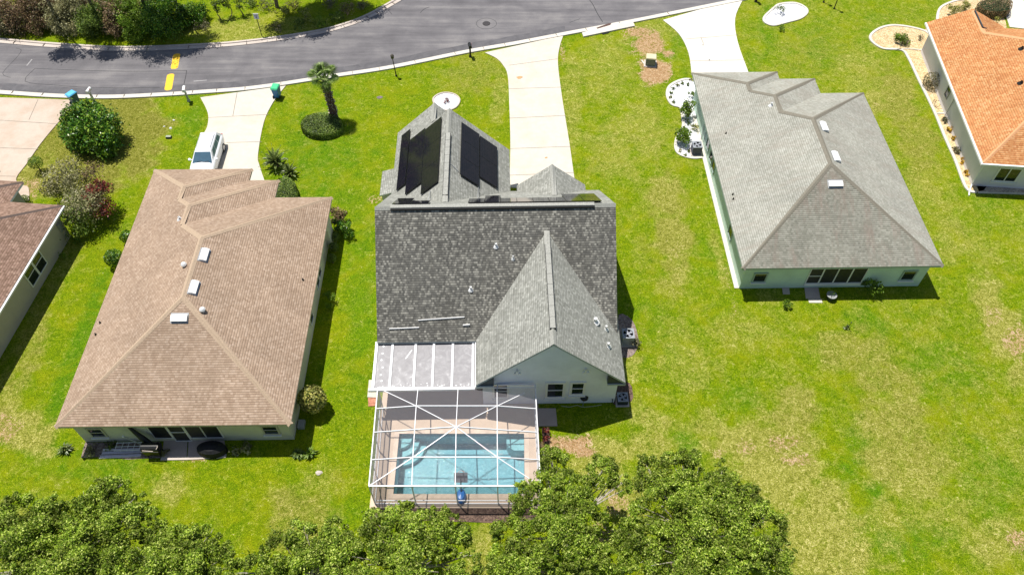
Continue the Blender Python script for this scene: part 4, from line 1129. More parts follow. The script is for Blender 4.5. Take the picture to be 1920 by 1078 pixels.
# coping and deck with the pool opening cut out
DK = (-7.98, 17.12, 1.60, 26.7)
mb = MB()
def ring(m_, out, inn, z0, z1, mi=0):
    a = [(out[0], out[1]), (out[2], out[1]), (out[2], out[3]), (out[0], out[3])]; b = [(inn[0], inn[1]), (inn[2], inn[1]), (inn[2], inn[3]), (inn[0], inn[3])]
    for i in range(4):
        j = (i + 1) % 4
        m_.face([(*a[i], z1), (*a[j], z1), (*b[j], z1), (*b[i], z1)], mi)
        m_.face([(*a[j], z1), (*a[i], z1), (*a[i], z0), (*a[j], z0)], mi); m_.face([(*b[i], z1), (*b[j], z1), (*b[j], z0), (*b[i], z0)], mi)
ring(mb, DK, (x0p, y0p, x1p, y1p), .001, .06)
for p, q in (((-6.2, 21.85), (-6.2, 23.3)),): pass
dk = mb.build('pool_deck', [M['deck']]); tag(dk, kind='structure')
mb = MB()
ring(mb, (x0p - .28, y0p - .28, x1p + .28, y1p + .28), (x0p, y0p, x1p, y1p), .058, .078)
mb.build('coping', [M['pink_edge']], pool).location = (-o_.x, -o_.y, 0)
# cage
cage = empty('screen_enclosure', (-3.2, 17.2, 0), 'white aluminium screen cage with pyramid top over the swimming pool', 'screen enclosure')
o_ = cage.location
ZC = 2.45; DH = .33
gx = [(-7.66, -7.94), (-5.40, -5.40), (-3.10, -3.12), (-.82, -.86), (1.52, 1.42)]   # front, back x
gy = [17.22, 18.75, 20.27, 21.8, 23.42]
gx = [(at(691.5, 914, ZC).x, -7.86), (at(772, 912, ZC).x, at(784, 728, ZC).x), (at(853.5, 911, ZC).x, at(859, 727, ZC).x), (at(933, 910, ZC).x, at(932, 726, ZC).x), (at(1013.5, 908, ZC).x, at(1003.5, 722, ZC).x)]
gy = [at(850, 911, ZC).y, at(850, 857, ZC + DH).y, at(853, 800, ZC + 2 * DH).y, at(850, 761, ZC + DH).y, at(850, 727, ZC).y]
def node(i, j):
    t = (gy[j] - gy[0]) / (gy[4] - gy[0])
    x = gx[i][0] * (1 - t) + gx[i][1] * t
    r_ = min(min(i, 4 - i), min(j, 4 - j))
    return Vector((x, gy[j], ZC + r_ * DH))
NW = .05
def beam(a, b, w_=.065, h=.10, name='beam'):
    m_ = MB(o_); m_.bar(a, b, w_, h); return m_.build(name, [M['white_metal']], cage)
for i in range(5):
    for j in range(4): beam(node(i, j), node(i, j + 1), .058 if i in (0, 4) else .042)
for j in range(5):
    for i in range(4): beam(node(i, j), node(i + 1, j), .062 if j == 0 else .04)
for s_ in (((0, 0), (1, 1)), ((1, 1), (2, 2)), ((4, 0), (3, 1)), ((3, 1), (2, 2)), ((0, 4), (1, 3)), ((1, 3), (2, 2)), ((4, 4), (3, 3)), ((3, 3), (2, 2))):
    a, b = node(*s_[0]), node(*s_[1])
    if s_[0] == (4, 4): a = b.lerp(a, .72)
    beam(a, b, .04, .05, 'brace')
# the strip of cage roof that runs back to the house wall on the right
rb = [Vector((gx[3][1] + .02, gy[4], ZC)), Vector((gx[3][1] + .05, 23.56 + .15, ZC))]
beam(node(3, 4) + Vector((0, .0, 0)), Vector((gx[3][1] + .05, 23.66, ZC))); beam(Vector((gx[3][1], 23.66, ZC)), Vector((gx[4][1], 23.66, ZC))); beam(node(4, 4), Vector((gx[4][1], 23.66, ZC)))
# screens of the top, one per bay, and of the three walls
def screen(pts):
    m_ = MB(o_); m_.face(pts); return m_.build('screen_panel', [M['screen']], cage)
for i in range(4):
    for j in range(4):
        q = [node(i, j), node(i + 1, j), node(i + 1, j + 1), node(i, j + 1)]
        dn = Vector((0, 0, -.01)); q = [p + dn for p in q]
        if abs((q[0].z + q[2].z) - (q[1].z + q[3].z)) > .01:
            if abs(q[0].z - q[2].z) > abs(q[1].z - q[3].z): m_ = MB(o_); m_.face([q[0], q[1], q[2]]); m_.face([q[0], q[2], q[3]])
            else: m_ = MB(o_); m_.face([q[0], q[1], q[3]]); m_.face([q[1], q[2], q[3]])
            m_.build('screen_panel', [M['screen']], cage)
        else: screen(q)
foot = lambda p: Vector((p.x, p.y, .06))
for i in range(5):
    m_ = MB(o_); m_.bar(foot(node(i, 0)), node(i, 0), .06, .06); m_.build('post', [M['white_metal']], cage)
for j in range(1, 5):
    for i in (0, 4):
        m_ = MB(o_); m_.bar(foot(node(i, j)), Vector((node(i, j).x, node(i, j).y, ZC)), .05, .06); m_.build('post', [M['white_metal']], cage)
for z in (.10, .52):
    beam(Vector((node(0, 0).x, gy[0], z)), Vector((node(4, 0).x, gy[0], z)), .05, .05, 'rail')
for i in (0, 4):
    for z in (.10, 1.15):
        beam(Vector((node(i, 0).x, gy[0], z)), Vector((node(i, 4).x, gy[4], z)), .05, .05, 'rail')
for j in range(4):
    for i in (0, 4):
        a, b = node(i, j), node(i, j + 1); a = Vector((a.x, a.y, ZC)); b = Vector((b.x, b.y, ZC)); screen([foot(a), foot(b), b, a])
    a, b = node(j, 0), node(j + 1, 0); screen([foot(a), foot(b), b, a])
beam(Vector((node(0, 3).x, gy[3], ZC)), Vector((node(0, 4).x, gy[4], .1)), .04, .04, 'brace'); beam(Vector((node(0, 0).x, gy[0], ZC)), Vector((node(0, 1).x, gy[1], .1)), .04, .04, 'brace')
# slabs outside the cage
def slab(px, z, mat, label, cat, name='paving_slab'):
    p = P2(px); c = sum(p, Vector()) / len(p); m_ = MB(); m_.prism([(q.x, q.y) for q in p], .001, z)
    o = m_.build(name, [mat]); return tag(o, label, cat)
slab([(1004, 766), (1042, 766), (1045, 799), (1008, 799)], .062, M['paver'], 'square grey concrete pad outside the right side of the screen cage', 'concrete pad', 'concrete_pad')
slab([(692, 713), (708, 713), (706, 746), (689, 745)], .062, M['concrete'], 'pale concrete pad at the left side of the screen cage', 'concrete pad', 'concrete_pad')
slab([(690, 746), (706, 747), (705, 761), (691, 762)], .05, M['brick'], 'small patch of red brick pavers left of the screen cage', 'brick pavers', 'brick_pad')
slab([(1466, 538), (1479, 538), (1481, 552), (1468, 552)], .03, M['paver'], 'small stepping stone on the grass behind the grey roofed house', 'stepping stone', 'stepping_stone')
slab([(1508, 539), (1534, 539), (1538, 560), (1511, 560)], .03, M['paver'], 'grey paving slab outside the screened lanai of the grey roofed house', 'paving slab')
slab([(1515, 561), (1540, 561), (1542, 568), (1517, 568)], .03, M['concrete'], 'pale sunlit paving slab at the edge of the house shadow', 'paving slab')

# basketball hoop at the front edge of the pool
bh = empty('pool_basketball_hoop', at(865, 932, .06), 'poolside basketball hoop with blue base at the front edge of the pool', 'basketball hoop')
blue, bnt, bb = new_mat('blue_plastic'); bb.inputs['Base Color'].default_value = (.02, .16, .52, 1); bb.inputs['Roughness'].default_value = .3
m_ = MB(); pr = []
m_.lathe([(.0, 0), (.30, 0), (.34, .08), (.32, .28), (.22, .42), (.0, .46)], 18)
for i, v in enumerate(m_.v): m_.v[i] = Vector((v.x * .82, v.y * 1.25, v.z))
m_.build('base', [blue], bh, True)
m_ = MB(); m_.bar((0, .15, .4), (0, .62, 1.15), .07, .07); m_.build('pole', [M['dark_slate']], bh)
m_ = MB(); m_.box(-.38, -.02, -.3, .38, .02, .3, M=Matrix.Translation((0, .72, 1.05)) @ Matrix.Rotation(R(-38), 4, 'X')); m_.build('backboard', [plain('clear_board', (.16, .17, .19), .3)], bh)
m_ = MB(); m_.tube([(.2 * math.cos(a), .95 + .2 * math.sin(a), 1.0) for a in np.linspace(0, 2 * PI, 16)], .012, 6); m_.build('rim', [plain('orange_rim', (.6, .15, .03), .4)], bh)

# ------------------------------------------------------------------ white car on the drive
def make_car():
    t = empty('parked_car', (0, 0, 0), 'white wagon car parked on the driveway beside the brown roofed house', 'car')
    paint = plain('car_paint', (.82, .83, .85), .18, var=.02, spec=.6)
    glass = plain('car_glass', (.06, .12, .17), .05, spec=.9)
    # stations from nose (-y) to tail: y, half width, bottom, shoulder z, deck z
    st = [(-2.34, .55, .34, .55, .62), (-2.26, .78, .26, .66, .74), (-2.0, .88, .22, .78, .88), (-1.5, .92, .20, .86, .97), (-.95, .93, .2, .92, 1.05), (0, .93, .2, .95, 1.06), (1.0, .93, .2, .97, 1.08), (1.9, .92, .22, .98, 1.1), (2.22, .86, .28, .96, 1.06), (2.32, .74, .36, .86, .96)]
    b = MB(); rings = []
    for y, w_, zb, zs, zd in st:
        rings.append([Vector(p) for p in ((-w_ * .86, y, zb), (-w_ * .99, y, zb + .16), (-w_, y, (zb + zs) / 2), (-w_ * .985, y, zs), (-w_ * .90, y, zd - .02), (-w_ * .5, y, zd + .02), (0, y, zd + .035), (w_ * .5, y, zd + .02), (w_ * .90, y, zd - .02), (w_ * .985, y, zs), (w_, y, (zb + zs) / 2), (w_ * .99, y, zb + .16), (w_ * .86, y, zb))])
    for i in range(len(rings) - 1):
        for k in range(12): b.face([rings[i][k], rings[i + 1][k], rings[i + 1][k + 1], rings[i][k + 1]])
        b.face([rings[i][12], rings[i + 1][12], rings[i + 1][0], rings[i][0]])
    b.face(rings[0]); b.face(rings[-1][::-1])
    body = b.build('body', [paint], t, True)
    # cabin
    lo = [(-.82, -1.12, 1.0), (.82, -1.12, 1.0), (.82, 2.2, 1.04), (-.82, 2.2, 1.04)]
    hi = [(-.63, -.28, 1.50), (.63, -.28, 1.50), (.62, 1.86, 1.52), (-.62, 1.86, 1.52)]
    b = MB()
    L = [Vector(p) for p in lo]; Hh = [Vector(p) for p in hi]
    for i in range(4): b.face([L[i], L[(i + 1) % 4], Hh[(i + 1) % 4], Hh[i]])
    prev = Hh
    for ins, z in ((.06, 1.57), (.16, 1.62), (.34, 1.65)):
        mid = [Vector((v.x * (1 - ins / .63), v.y + (1 if i in (0, 1) else -1) * ins * 1.4, z)) for i, v in enumerate(Hh)]
        for i in range(4): b.face([prev[i], prev[(i + 1) % 4], mid[(i + 1) % 4], mid[i]])
        prev = mid
    b.face(prev)
    cab = b.build('roof', [paint], t)
    def pane(nm, f, u0, u1, v0, v1, split=0):
        a, b_, c2, d = L[f], L[(f + 1) % 4], Hh[(f + 1) % 4], Hh[f]
        pt = lambda u, v: (a.lerp(b_, u)).lerp(d.lerp(c2, u), v)
        nr = (b_ - a).cross(d - a).normalized() * .012
        m_ = MB(); m_.face([pt(u0, v0) + nr, pt(u1, v0) + nr, pt(u1, v1) + nr, pt(u0, v1) + nr]); return m_.build(nm, [glass], t)
    pane('windscreen', 0, .04, .96, .04, .95); pane('rear_window', 2, .1, .9, .2, .85)
    for f in (1, 3):
        for u0, u1 in ((.14, .38), (.40, .66), (.68, .9)):
            if f == 3: u0, u1 = 1 - u1, 1 - u0
            pane('side_window', f, u0, u1, .22, .86)
    rim = plain('alloy', (.45, .46, .48), .3, .7)
    for sx in (-1, 1):
        for y in (-1.42, 1.42):
            m_ = MB(); m_.tube([(sx * .72, y, .33), (sx * .945, y, .33)], .33, 20)
            w_ = m_.build('wheel', [M['rubber']], t)
            m_ = MB(); m_.tube([(sx * .94, y, .33), (sx * .955, y, .33)], .21, 14); m_.build('rim', [rim], w_)
        m_ = MB(); m_.lathe([(.0, -.06), (.09, -.05), (.12, 0), (.09, .07), (0, .09)], 10, (sx * 1.03, -.72, 1.08)); m_.bar((sx * .86, -.72, 1.04), (sx * 1.0, -.72, 1.07), .05); m_.build('mirror', [paint], t)
        m_ = MB(); m_.box(sx * .66 - .15, -2.33, .60, sx * .66 + .15, -2.18, .72); m_.build('headlight', [plain('lamp_glass', (.6, .62, .65), .1)], t)
        m_ = MB(); m_.bar((sx * .52, -.0, 1.62), (sx * .52, 1.6, 1.62), .03, .03); m_.build('roof_rail', [M['metal_grey']], t)
        m_ = MB(); m_.box(sx * .74 - .08, 2.24, .75, sx * .74 + .08, 2.34, .98); m_.build('tail_light', [plain('red_lens', (.4, .01, .01), .2)], t)
    m_ = MB(); m_.bar((-.5, -1.06, 1.10), (.0, -.98, 1.14), .02); m_.bar((.05, -1.06, 1.10), (.5, -.98, 1.14), .02); m_.build('wiper', [M['black']], t)
    m_ = MB(); m_.lathe([(.03, 0), (.015, .07), (0, .09)], 6, (0, 1.55, 1.64)); m_.build('antenna', [M['black']], t)
    return t
car = make_car()
p = at(383, 300, 1.0)
car.location = (-23.62, 45.05, dz); car.rotation_euler = (0, 0, R(1.5))

# ------------------------------------------------------------------ bins, boxes, lamps, signs, air conditioners
def trash_bin(px, py, body, lid, rz, label):
    t = empty('trash_bin', at(px, py, dz if px > 200 else dz), label, 'trash bin', 'wheeled trash bins by the road', rz)
    m_ = MB(); m_.frustum(.06, -.22, -.26, .22, .26, 1.0, -.28, -.34, .28, .34); m_.box(-.30, -.36, .96, .30, .36, 1.02); m_.build('bin_body', [body], t)
    m_ = MB(); m_.frustum(1.022, -.31, -.38, .31, .40, 1.09, -.25, -.30, .25, .33); m_.build('lid', [lid], t)
    m_ = MB(); m_.tube([(-.25, .40, .98), (-.25, .46, 1.0), (.25, .46, 1.0), (.25, .40, .98)], .018, 6); m_.build('handle', [lid], t)
    for sx in (-1, 1):
        m_ = MB(); m_.tube([(sx * .23, .28, .12), (sx * .30, .28, .12)], .12, 14); m_.build('wheel', [M['rubber']], t)
    return t
gl = plain('green_lid', (.06, .50, .22), .4); bb_ = plain('bin_blue', (.01, .16, .42), .4); bl_ = plain('light_blue_lid', (.10, .42, .68), .4); gb_ = plain('bin_grey_blue', (.06, .12, .15), .5)
trash_bin(521, 181, bb_, gl, R(172), 'blue wheeled bin with bright green lid on the driveway edge')
trash_bin(143, 194, gb_, bl_, R(150), 'dark wheeled bin with light blue lid by the large green shrub')
def mailbox(px, py, h, mat, top, label, style=0, rz=0.0):
    t = empty('mailbox', at(px, py, 0.0), label, 'mailbox', 'mailboxes along the street', rz)
    m_ = MB(); m_.box(-.07, -.07, 0, .07, .07, h); m_.frustum(0, -.13, -.13, .13, .13, .2, -.08, -.08, .08, .08); m_.build('post', [mat], t)
    m_ = MB()
    prof = [(-.13, 0)] + [(.13 * math.cos(a) * -1, .14 + .12 * math.sin(a)) for a in np.linspace(0, PI, 9)] + [(.13, 0)]
    f_ = [Vector((x, -.30, h + z)) for x, z in prof]; g_ = [Vector((x, .30, h + z)) for x, z in prof]
    for i in range(len(f_) - 1): m_.face([f_[i], f_[i + 1], g_[i + 1], g_[i]])
    m_.face(f_[::-1]); m_.face(g_); m_.face([f_[0], g_[0], g_[-1], f_[-1]])
    m_.build('box', [top], t)
    m_ = MB(); m_.box(.14, -.02, h + .1, .155, .02, h + .34); m_.build('flag', [plain('flag_red', (.5, .03, .02), .5)], t)
    return t
mailbox(354, 190, 1.12, M['metal_grey'], M['white'], 'grey post mailbox with white top on the grass by the driveway', rz=R(10))
mailbox(178, 193, 1.15, M['metal_grey'], M['white'], 'grey mailbox with white top behind the big green shrub', rz=R(-8))
mailbox(882, 107, 1.05, M['black'], M['black'], 'black mailbox on the lawn near the pool house driveway', rz=R(12))
mailbox(1417, 4, 1.05, M['black'], M['black'], 'black mailbox at the top edge by the right driveway', rz=R(12))
def lamp(px, py, h, label, name='lamp_post', lean=(0, 0)):
    t = empty(name, at(px, py, 0), label, 'lamp post', 'garden lamp posts')
    m_ = MB(); m_.tube([(0, 0, 0), (lean[0] * .5, lean[1] * .5, h * .5), (lean[0], lean[1], h)], [.055, .04, .035], 8); m_.lathe([(.10, 0), (.10, .06), (.05, .14)], 10); m_.build('pole', [M['black']], t)
    m_ = MB(); c = (lean[0], lean[1], h); m_.lathe([(.07, 0), (.13, .03), (.15, .26), (.17, .28), (.10, .38), (.03, .42), (0, .47)], 8, c); m_.build('lantern', [plain('bronze', (.07, .06, .045), .5)], t)
    return t
lamp(743, 143, 1.75, 'slim black lamp post at the curb on the front lawn', lean=(-.12, .05))
lamp(1564, 17, 2.1, 'black lamp post on the lawn right of the white rock bed')
lamp(1544, 5, 2.0, 'black post at the top edge beside the lamp post')
t = empty('street_sign', at(491, 68), 'small white sign on a black post across the street', 'sign')
m_ = MB(); m_.tube([(0, 0, 0), (0, 0, 2.0)], .035, 8); m_.build('post', [M['black']], t)
m_ = MB(); m_.box(-.22, -.03, 1.75, .22, .0, 2.25); m_.box(-.24, -.015, 2.25, .24, .02, 2.29); m_.build('sign_panel', [M['white']], t)
m_ = MB()
for i, z in enumerate((2.12, 2.0, 1.9)): m_.box(-.14 + .02 * i, -.034, z - .02, .14 - .03 * i, -.031, z + .02)
m_.build('lettering', [plain('blue_ink', (.10, .10, .35), .6)], t)
t = empty('utility_box', at(1219, 121), 'square beige topped utility box standing in the bare soil', 'utility box', None, R(-8))
m_ = MB(); m_.frustum(.08, -.42, -.36, .42, .36, .78, -.40, -.34, .40, .34); m_.build('cabinet', [plain('utility_green', (.16, .20, .15), .6)], t)
m_ = MB(); m_.frustum(.78, -.45, -.40, .45, .38, .86, -.42, -.36, .42, .34); m_.build('lid', [plain('utility_beige', (.55, .50, .32), .6)], t)
m_ = MB(); m_.box(-.55, -.5, 0, .55, .5, .078); m_.build('pad', [M['curb']], t)
t_ = at(1205, 116); m_ = MB(); m_.strip(smooth_line(P2([(1203, 114), (1208, 121), (1214, 126)]), 4), .06, .06, 0, .07)
tag(m_.build('edging', [M['curb_white']]), 'short curved piece of white edging beside the utility box', 'edging')
def aircon(px, py, s_, h, label, rz=0.0, dark=None):
    t = empty('air_conditioner', at(px, py), label, 'air conditioner', 'air conditioning units', rz)
    k = s_ / 2
    m_ = MB(); m_.box(-k - .1, -k - .1, 0, k + .1, k + .1, .07); m_.build('pad', [M['curb']], t)
    m_ = MB(); m_.box(-k, -k, .07, k, k, h)
    for i in range(12):
        z = .16 + (h - .26) * i / 12
        for a, b in (((-k + .03, -k - .012), (k - .03, -k)), ((-k + .03, k), (k - .03, k + .012)), ((-k - .012, -k + .03), (-k, k - .03)), ((k, -k + .03), (k + .012, k - .03))):
            m_.box(a[0], a[1], z, b[0], b[1], z + .03)
    m_.build('casing', [dark or M['metal_grey']], t)
    m_ = MB()
    sq = [(-k - .015, -k - .015), (k + .015, -k - .015), (k + .015, k + .015), (-k - .015, k + .015)]
    n = 32; ro = k * .84
    for i in range(n):
        a0, a1 = 2 * PI * i / n, 2 * PI * (i + 1) / n
        def out(a):
            c, s2 = math.cos(a), math.sin(a); f = (k + .015) / max(abs(c), abs(s2)); return (c * f, s2 * f)
        p0, p1 = out(a0), out(a1)
        m_.face([(ro * math.cos(a0), ro * math.sin(a0), h + .03), (*p0, h + .03), (*p1, h + .03), (ro * math.cos(a1), ro * math.sin(a1), h + .03)])
        m_.face([(*p0, h + .001), (*p1, h + .001), (*p1, h + .03), (*p0, h + .03)])
    m_.build('top_cover', [plain('ac_top', (.26, .28, .31), .5)], t)
    m_ = MB(); m_.lathe([(ro, h + .003), (0, h + .003)], 24); m_.build('fan_well', [M['black']], t)
    m_ = MB()
    for q in range(4):
        a = q * PI / 2 + .4; u = Vector((math.cos(a), math.sin(a), 0)); v = Vector((-u.y, u.x, 0))
        m_.face([u * .1 + v * .05 + Vector((0, 0, h + .012)), u * ro * .85 + v * .13 + Vector((0, 0, h + .01)), u * ro * .9 - v * .08 + Vector((0, 0, h + .02)), u * .1 - v * .05 + Vector((0, 0, h + .015))])
    m_.lathe([(.1, h + .02), (0, h + .03)], 12); m_.build('fan', [plain('fan_grey', (.25, .26, .29), .4)], t)
    return t
aircon(1175, 640, .74, .9, 'large grey air conditioner with round fan beside the pool house wall', R(1))
aircon(1166, 752, .62, .5, 'low grey air conditioner near the rear right corner of the pool house', R(1), M['dark_slate'])
aircon(1304, 286, .72, .80, 'dark air conditioner with pale top beside the pale green house', R(1), plain('ac_dark', (.10, .10, .13), .5))

# barbecue kettle, hoses, gutters and clutter behind the houses
t = empty('kettle_grill', at(1094, 755), 'small black round grill standing against the grey gable wall', 'grill')
m_ = MB(); m_.lathe([(.0, .42), (.16, .46), (.25, .62), (.25, .66)], 16); m_.lathe([(.255, .66), (.22, .8), (.1, .87), (0, .88)], 16); m_.build('bowl', [M['black']], t, True)
for a in (0.3, 2.4, 4.5):
    m_ = MB(); m_.tube([(.12 * math.cos(a), .12 * math.sin(a), .5), (.26 * math.cos(a), .26 * math.sin(a), 0)], .016, 6); m_.build('leg', [M['metal_grey']], t)
def hose(px, mat, label, r_=.018, closed=False):
    pts = [p + Vector((0, 0, r_ + .006)) for p in smooth_line(P2(px), 5, closed)]
    m_ = MB(); m_.tube(pts, r_, 6); return tag(m_.build('garden_hose', [mat]), label, 'hose')
hose([(1052, 761), (1068, 763), (1082, 760), (1092, 763), (1110, 762), (1128, 759)], plain('pale_hose', (.42, .45, .33), .5), 'pale hose lying on the grass along the grey gable wall')
t = empty('faucet', at(1147, 757), 'small wall faucet at the corner of the grey gable wall', 'faucet')
m_ = MB(); m_.tube([(0, .1, .45), (0, -.05, .45), (0, -.1, .38)], .02, 6); m_.tube([(0, 0, 0), (0, 0, .45)], .015, 6); m_.build('pipe', [M['dark_slate']], t)
m_ = MB(); m_.lathe([(.045, .50), (.045, .52), (0, .52)], 8); m_.bar((0, 0, .45), (0, 0, .52), .012); m_.build('handle', [M['dark_slate']], t)
slab([(308, 826), (352, 826), (350, 858), (303, 860)], .05, M['paver'], 'grey concrete patio slab behind the brown roofed house', 'patio slab', 'patio_slab')
slab([(354, 826), (421, 826), (425, 855), (352, 858)], .045, M['paver'], 'pinkish patio slab under the covered grill', 'patio slab', 'patio_slab')
hose([(311, 851), (320, 842), (329, 846), (331, 854), (341, 861)], M['black'], 'black hose curling across the grey patio slab', .022)
hose([(367, 860), (373, 855), (390, 852), (400, 851)], M['black'], 'black hose lying on the pinkish patio slab', .018)
m_ = MB(); m_.strip(P2([(302, 860), (360, 859), (424, 855)]), .10, .10, 0, .052); tag(m_.build('patio_edging', [M['curb']]), 'pale sunlit edging strip along the patio behind the brown roofed house', 'edging')
for k, (a, b, z, r_, lab) in enumerate((((186, 856), (263, 853), .10, .09, 'front white gutter length lying in the stack behind the house'), ((190, 849), (267, 846), .10, .08, 'middle white gutter length lying in the stack behind the house'), ((192, 843), (262, 841), .22, .06, 'upper thin white gutter length of the stack behind the house'))):
    p, q = at(*a, z), at(*b, z); t = empty('gutter_length', (p + q) / 2, lab, 'gutter', 'white gutters stacked behind the brown roofed house')
    m_ = MB(t.location); d_ = (q - p).normalized(); s2 = Vector((-d_.y, d_.x, 0))
    pr = [(-r_, .0), (-r_ * .9, -r_), (r_ * .9, -r_), (r_, 0), (r_ * .85, 0), (r_ * .75, -r_ * .85), (-r_ * .75, -r_ * .85), (-r_ * .85, 0)]
    A_ = [p + s2 * u + Vector((0, 0, v)) for u, v in pr]; B_ = [q + s2 * u + Vector((0, 0, v)) for u, v in pr]
    for i in range(8): m_.face([A_[i], A_[(i + 1) % 8], B_[(i + 1) % 8], B_[i]])
    m_.build('trough', [plain('gutter_white', (.62, .60, .66), .4)], t)
t = empty('frame_rack', at(243, 841), 'white tubular rack lying on the ground behind the house', 'rack')
m_ = MB()
for y in (-.25, 0, .25): m_.tube([(-.75, y, .25), (.75, y + .05, .25)], .022, 6)
for x in (-.7, -.35, 0, .35, .7): m_.tube([(x, -.28, .25), (x, .3, .25)], .018, 6)
m_.build('frame', [M['white']], t)
t = empty('patio_umbrella', at(291, 842), 'closed black patio umbrella leaning over with two pale pole ends', 'umbrella')
def leaning(name, a, b, r_, mat): 
    m_ = MB(); m_.tube([a, b], r_, 8); return m_.build(name, [mat], t)
a1, b1 = Vector((0, 0, .3)), Vector((-1.15, .55, 2.1)); leaning('pole', a1, b1, .035, M['metal_grey'])
a2, b2 = Vector((-.1, -.1, .3)), Vector((-1.35, .1, 1.45)); leaning('pole', a2, b2, .035, M['metal_grey'])
m_ = MB(); d_ = (b1 - a1); m_.tube([a1 + d_ * .05, a1 + d_ * .4, a1 + d_ * .75, a1 + d_ * .95], [.20, .17, .10, .05], 10); m_.build('canopy', [M['black']], t)
m_ = MB()
for q in (b1, b2): m_.lathe([(0, -.07), (.07, -.04), (.08, 0), (.06, .05), (0, .07)], 8, q)
m_.build('pole_cap', [M['white']], t)
t = empty('barbecue_cart', at(293, 851), 'black barbecue cart with pale handles behind the brown roofed house', 'barbecue')
m_ = MB(); m_.frustum(.35, -.42, -.26, .42, .26, .85, -.5, -.3, .5, .3); m_.build('firebox', [M['black']], t)
m_ = MB(); pr = [(0, .855)] ; m_.tube([(-.5, 0, .86), (.5, 0, .86)], .28, 14); m_.build('hood', [M['black']], t, True)
m_ = MB(); m_.tube([(-.35, -.30, 1.05), (.3, -.36, 1.08)], .02, 6); m_.tube([(.35, .1, 1.1), (.5, -.1, 1.12), (.45, -.25, 1.1)], .02, 6); m_.build('handle', [plain('pale_handle', (.5, .42, .36), .5)], t)
for sx in (-1, 1):
    for sy in (-1, 1):
        m_ = MB(); m_.bar((sx * .38, sy * .2, 0), (sx * .38, sy * .2, .4), .05); m_.build('leg', [M['black']], t)
t = empty('covered_grill', at(400, 846), 'rounded black covered grill standing on the pinkish patio slab', 'covered grill')
m_ = MB(); m_.lathe([(.86, .0), (.88, .25), (.82, .5), (.55, .66), (.2, .72), (0, .73)], 24)
for i, v in enumerate(m_.v): m_.v[i] = Vector((v.x * 1.0, v.y * .55, v.z)) + Vector((0, 0, 0))
m_.build('cover', [plain('black_cover', (.008, .008, .01), .75, var=.5, scale=5)], t, True)
t = empty('box_fan', at(566, 797), 'small white box on the grass under the rounded bush', 'box')
m_ = MB(); m_.frustum(0, -.2, -.28, .2, .28, .22, -.18, -.25, .18, .25); m_.build('casing', [M['metal_grey']], t)
m_ = MB(); m_.box(-.19, -.26, .222, .19, .26, .25); m_.build('lid', [M['metal_grey']], t)

def rock(px, py, s_, mat, label, cat='rock', name='rock', seed=1, zz=.5):
    rs_ = np.random.RandomState(seed); m_ = MB(); n = 9; rows = []
    for i in range(5):
        a = PI / 2 * i / 4
        rows.append([(s_ * math.cos(a) * math.cos(2 * PI * k / n) * rs_.uniform(.75, 1.15), s_ * math.cos(a) * math.sin(2 * PI * k / n) * rs_.uniform(.75, 1.15) * .8, s_ * zz * math.sin(a) * rs_.uniform(.85, 1.1)) for k in range(n)])
    for i in range(4):
        for k in range(n): m_.face([rows[i][k], rows[i][(k + 1) % n], rows[i + 1][(k + 1) % n], rows[i + 1][k]])
    m_.face(rows[4])
    o = m_.build(name, [mat]); o.location = at(px, py); return tag(o, label, cat)
rock(598, 886, .20, M['curb'], 'white rock lying on the lawn below the two spiky plants', seed=4)
rock(712, 183, .26, plain('stump_grey', (.16, .13, .14), .9, var=.3, scale=9), 'flat grey stump in the front lawn right of the palm', 'stump', 'tree_stump', 5, .12)
for k, (px_, py_, s_, lab) in enumerate(((326, 226, .10, 'small white sprinkler head nearest the curbside mailbox'), (308, 238, .09, 'small white sprinkler head left of its two neighbours'), (320, 241, .13, 'pale valve cap between the sprinkler heads'))):
    rock(px_, py_, s_, M['white'], lab, 'sprinkler', 'sprinkler_head', 7 + k, .8)
t = empty('valve_box', at(317, 259), 'dark round topped valve box on the front lawn', 'valve box')
m_ = MB(); m_.frustum(0, -.22, -.13, .22, .13, .16, -.19, -.10, .19, .10); m_.build('box', [M['dark_slate']], t); m_ = MB(); m_.box(-.2, -.11, .161, .2, .11, .19); m_.build('lid', [plain('olive_lid', (.28, .30, .22), .6)], t)

# ------------------------------------------------------------------ planting beds
def bed(px, mat, label, z=.03, n=5, edge=None, closed=True, ew=.14, name='rock_bed'):
    pts = smooth_line(P2(px), n, True) if n > 1 else P2(px)
    c = sum(pts, Vector()) / len(pts)
    t = empty(name, c, label, 'garden bed')
    m_ = MB(c); m_.prism([(p.x, p.y) for p in pts], .001, z); m_.build('rock_fill', [mat], t)
    if edge:
        ln = pts if closed is True else smooth_line(P2(closed), 5)
        m_ = MB(c); m_.strip(ln, ew / 2, ew / 2, 0, z + .06, closed=(closed is True)); m_.build('edging', [edge], t)
    return t
bed([(812, 188), (822, 178), (838, 175), (854, 179), (862, 189), (855, 202), (838, 208), (820, 203)], M['rock_white'], 'round white rock bed with a small plant in front of the pool house', edge=M['curb'], ew=.12)
bed([(1434, 43), (1433, 33), (1450, 17), (1462, 9), (1490, 7), (1509, 15), (1513, 25), (1500, 36), (1475, 43), (1450, 49)], M['rock_white'], 'oval white rock bed at the top of the right hand lawn', edge=M['curb_white'], ew=.2)
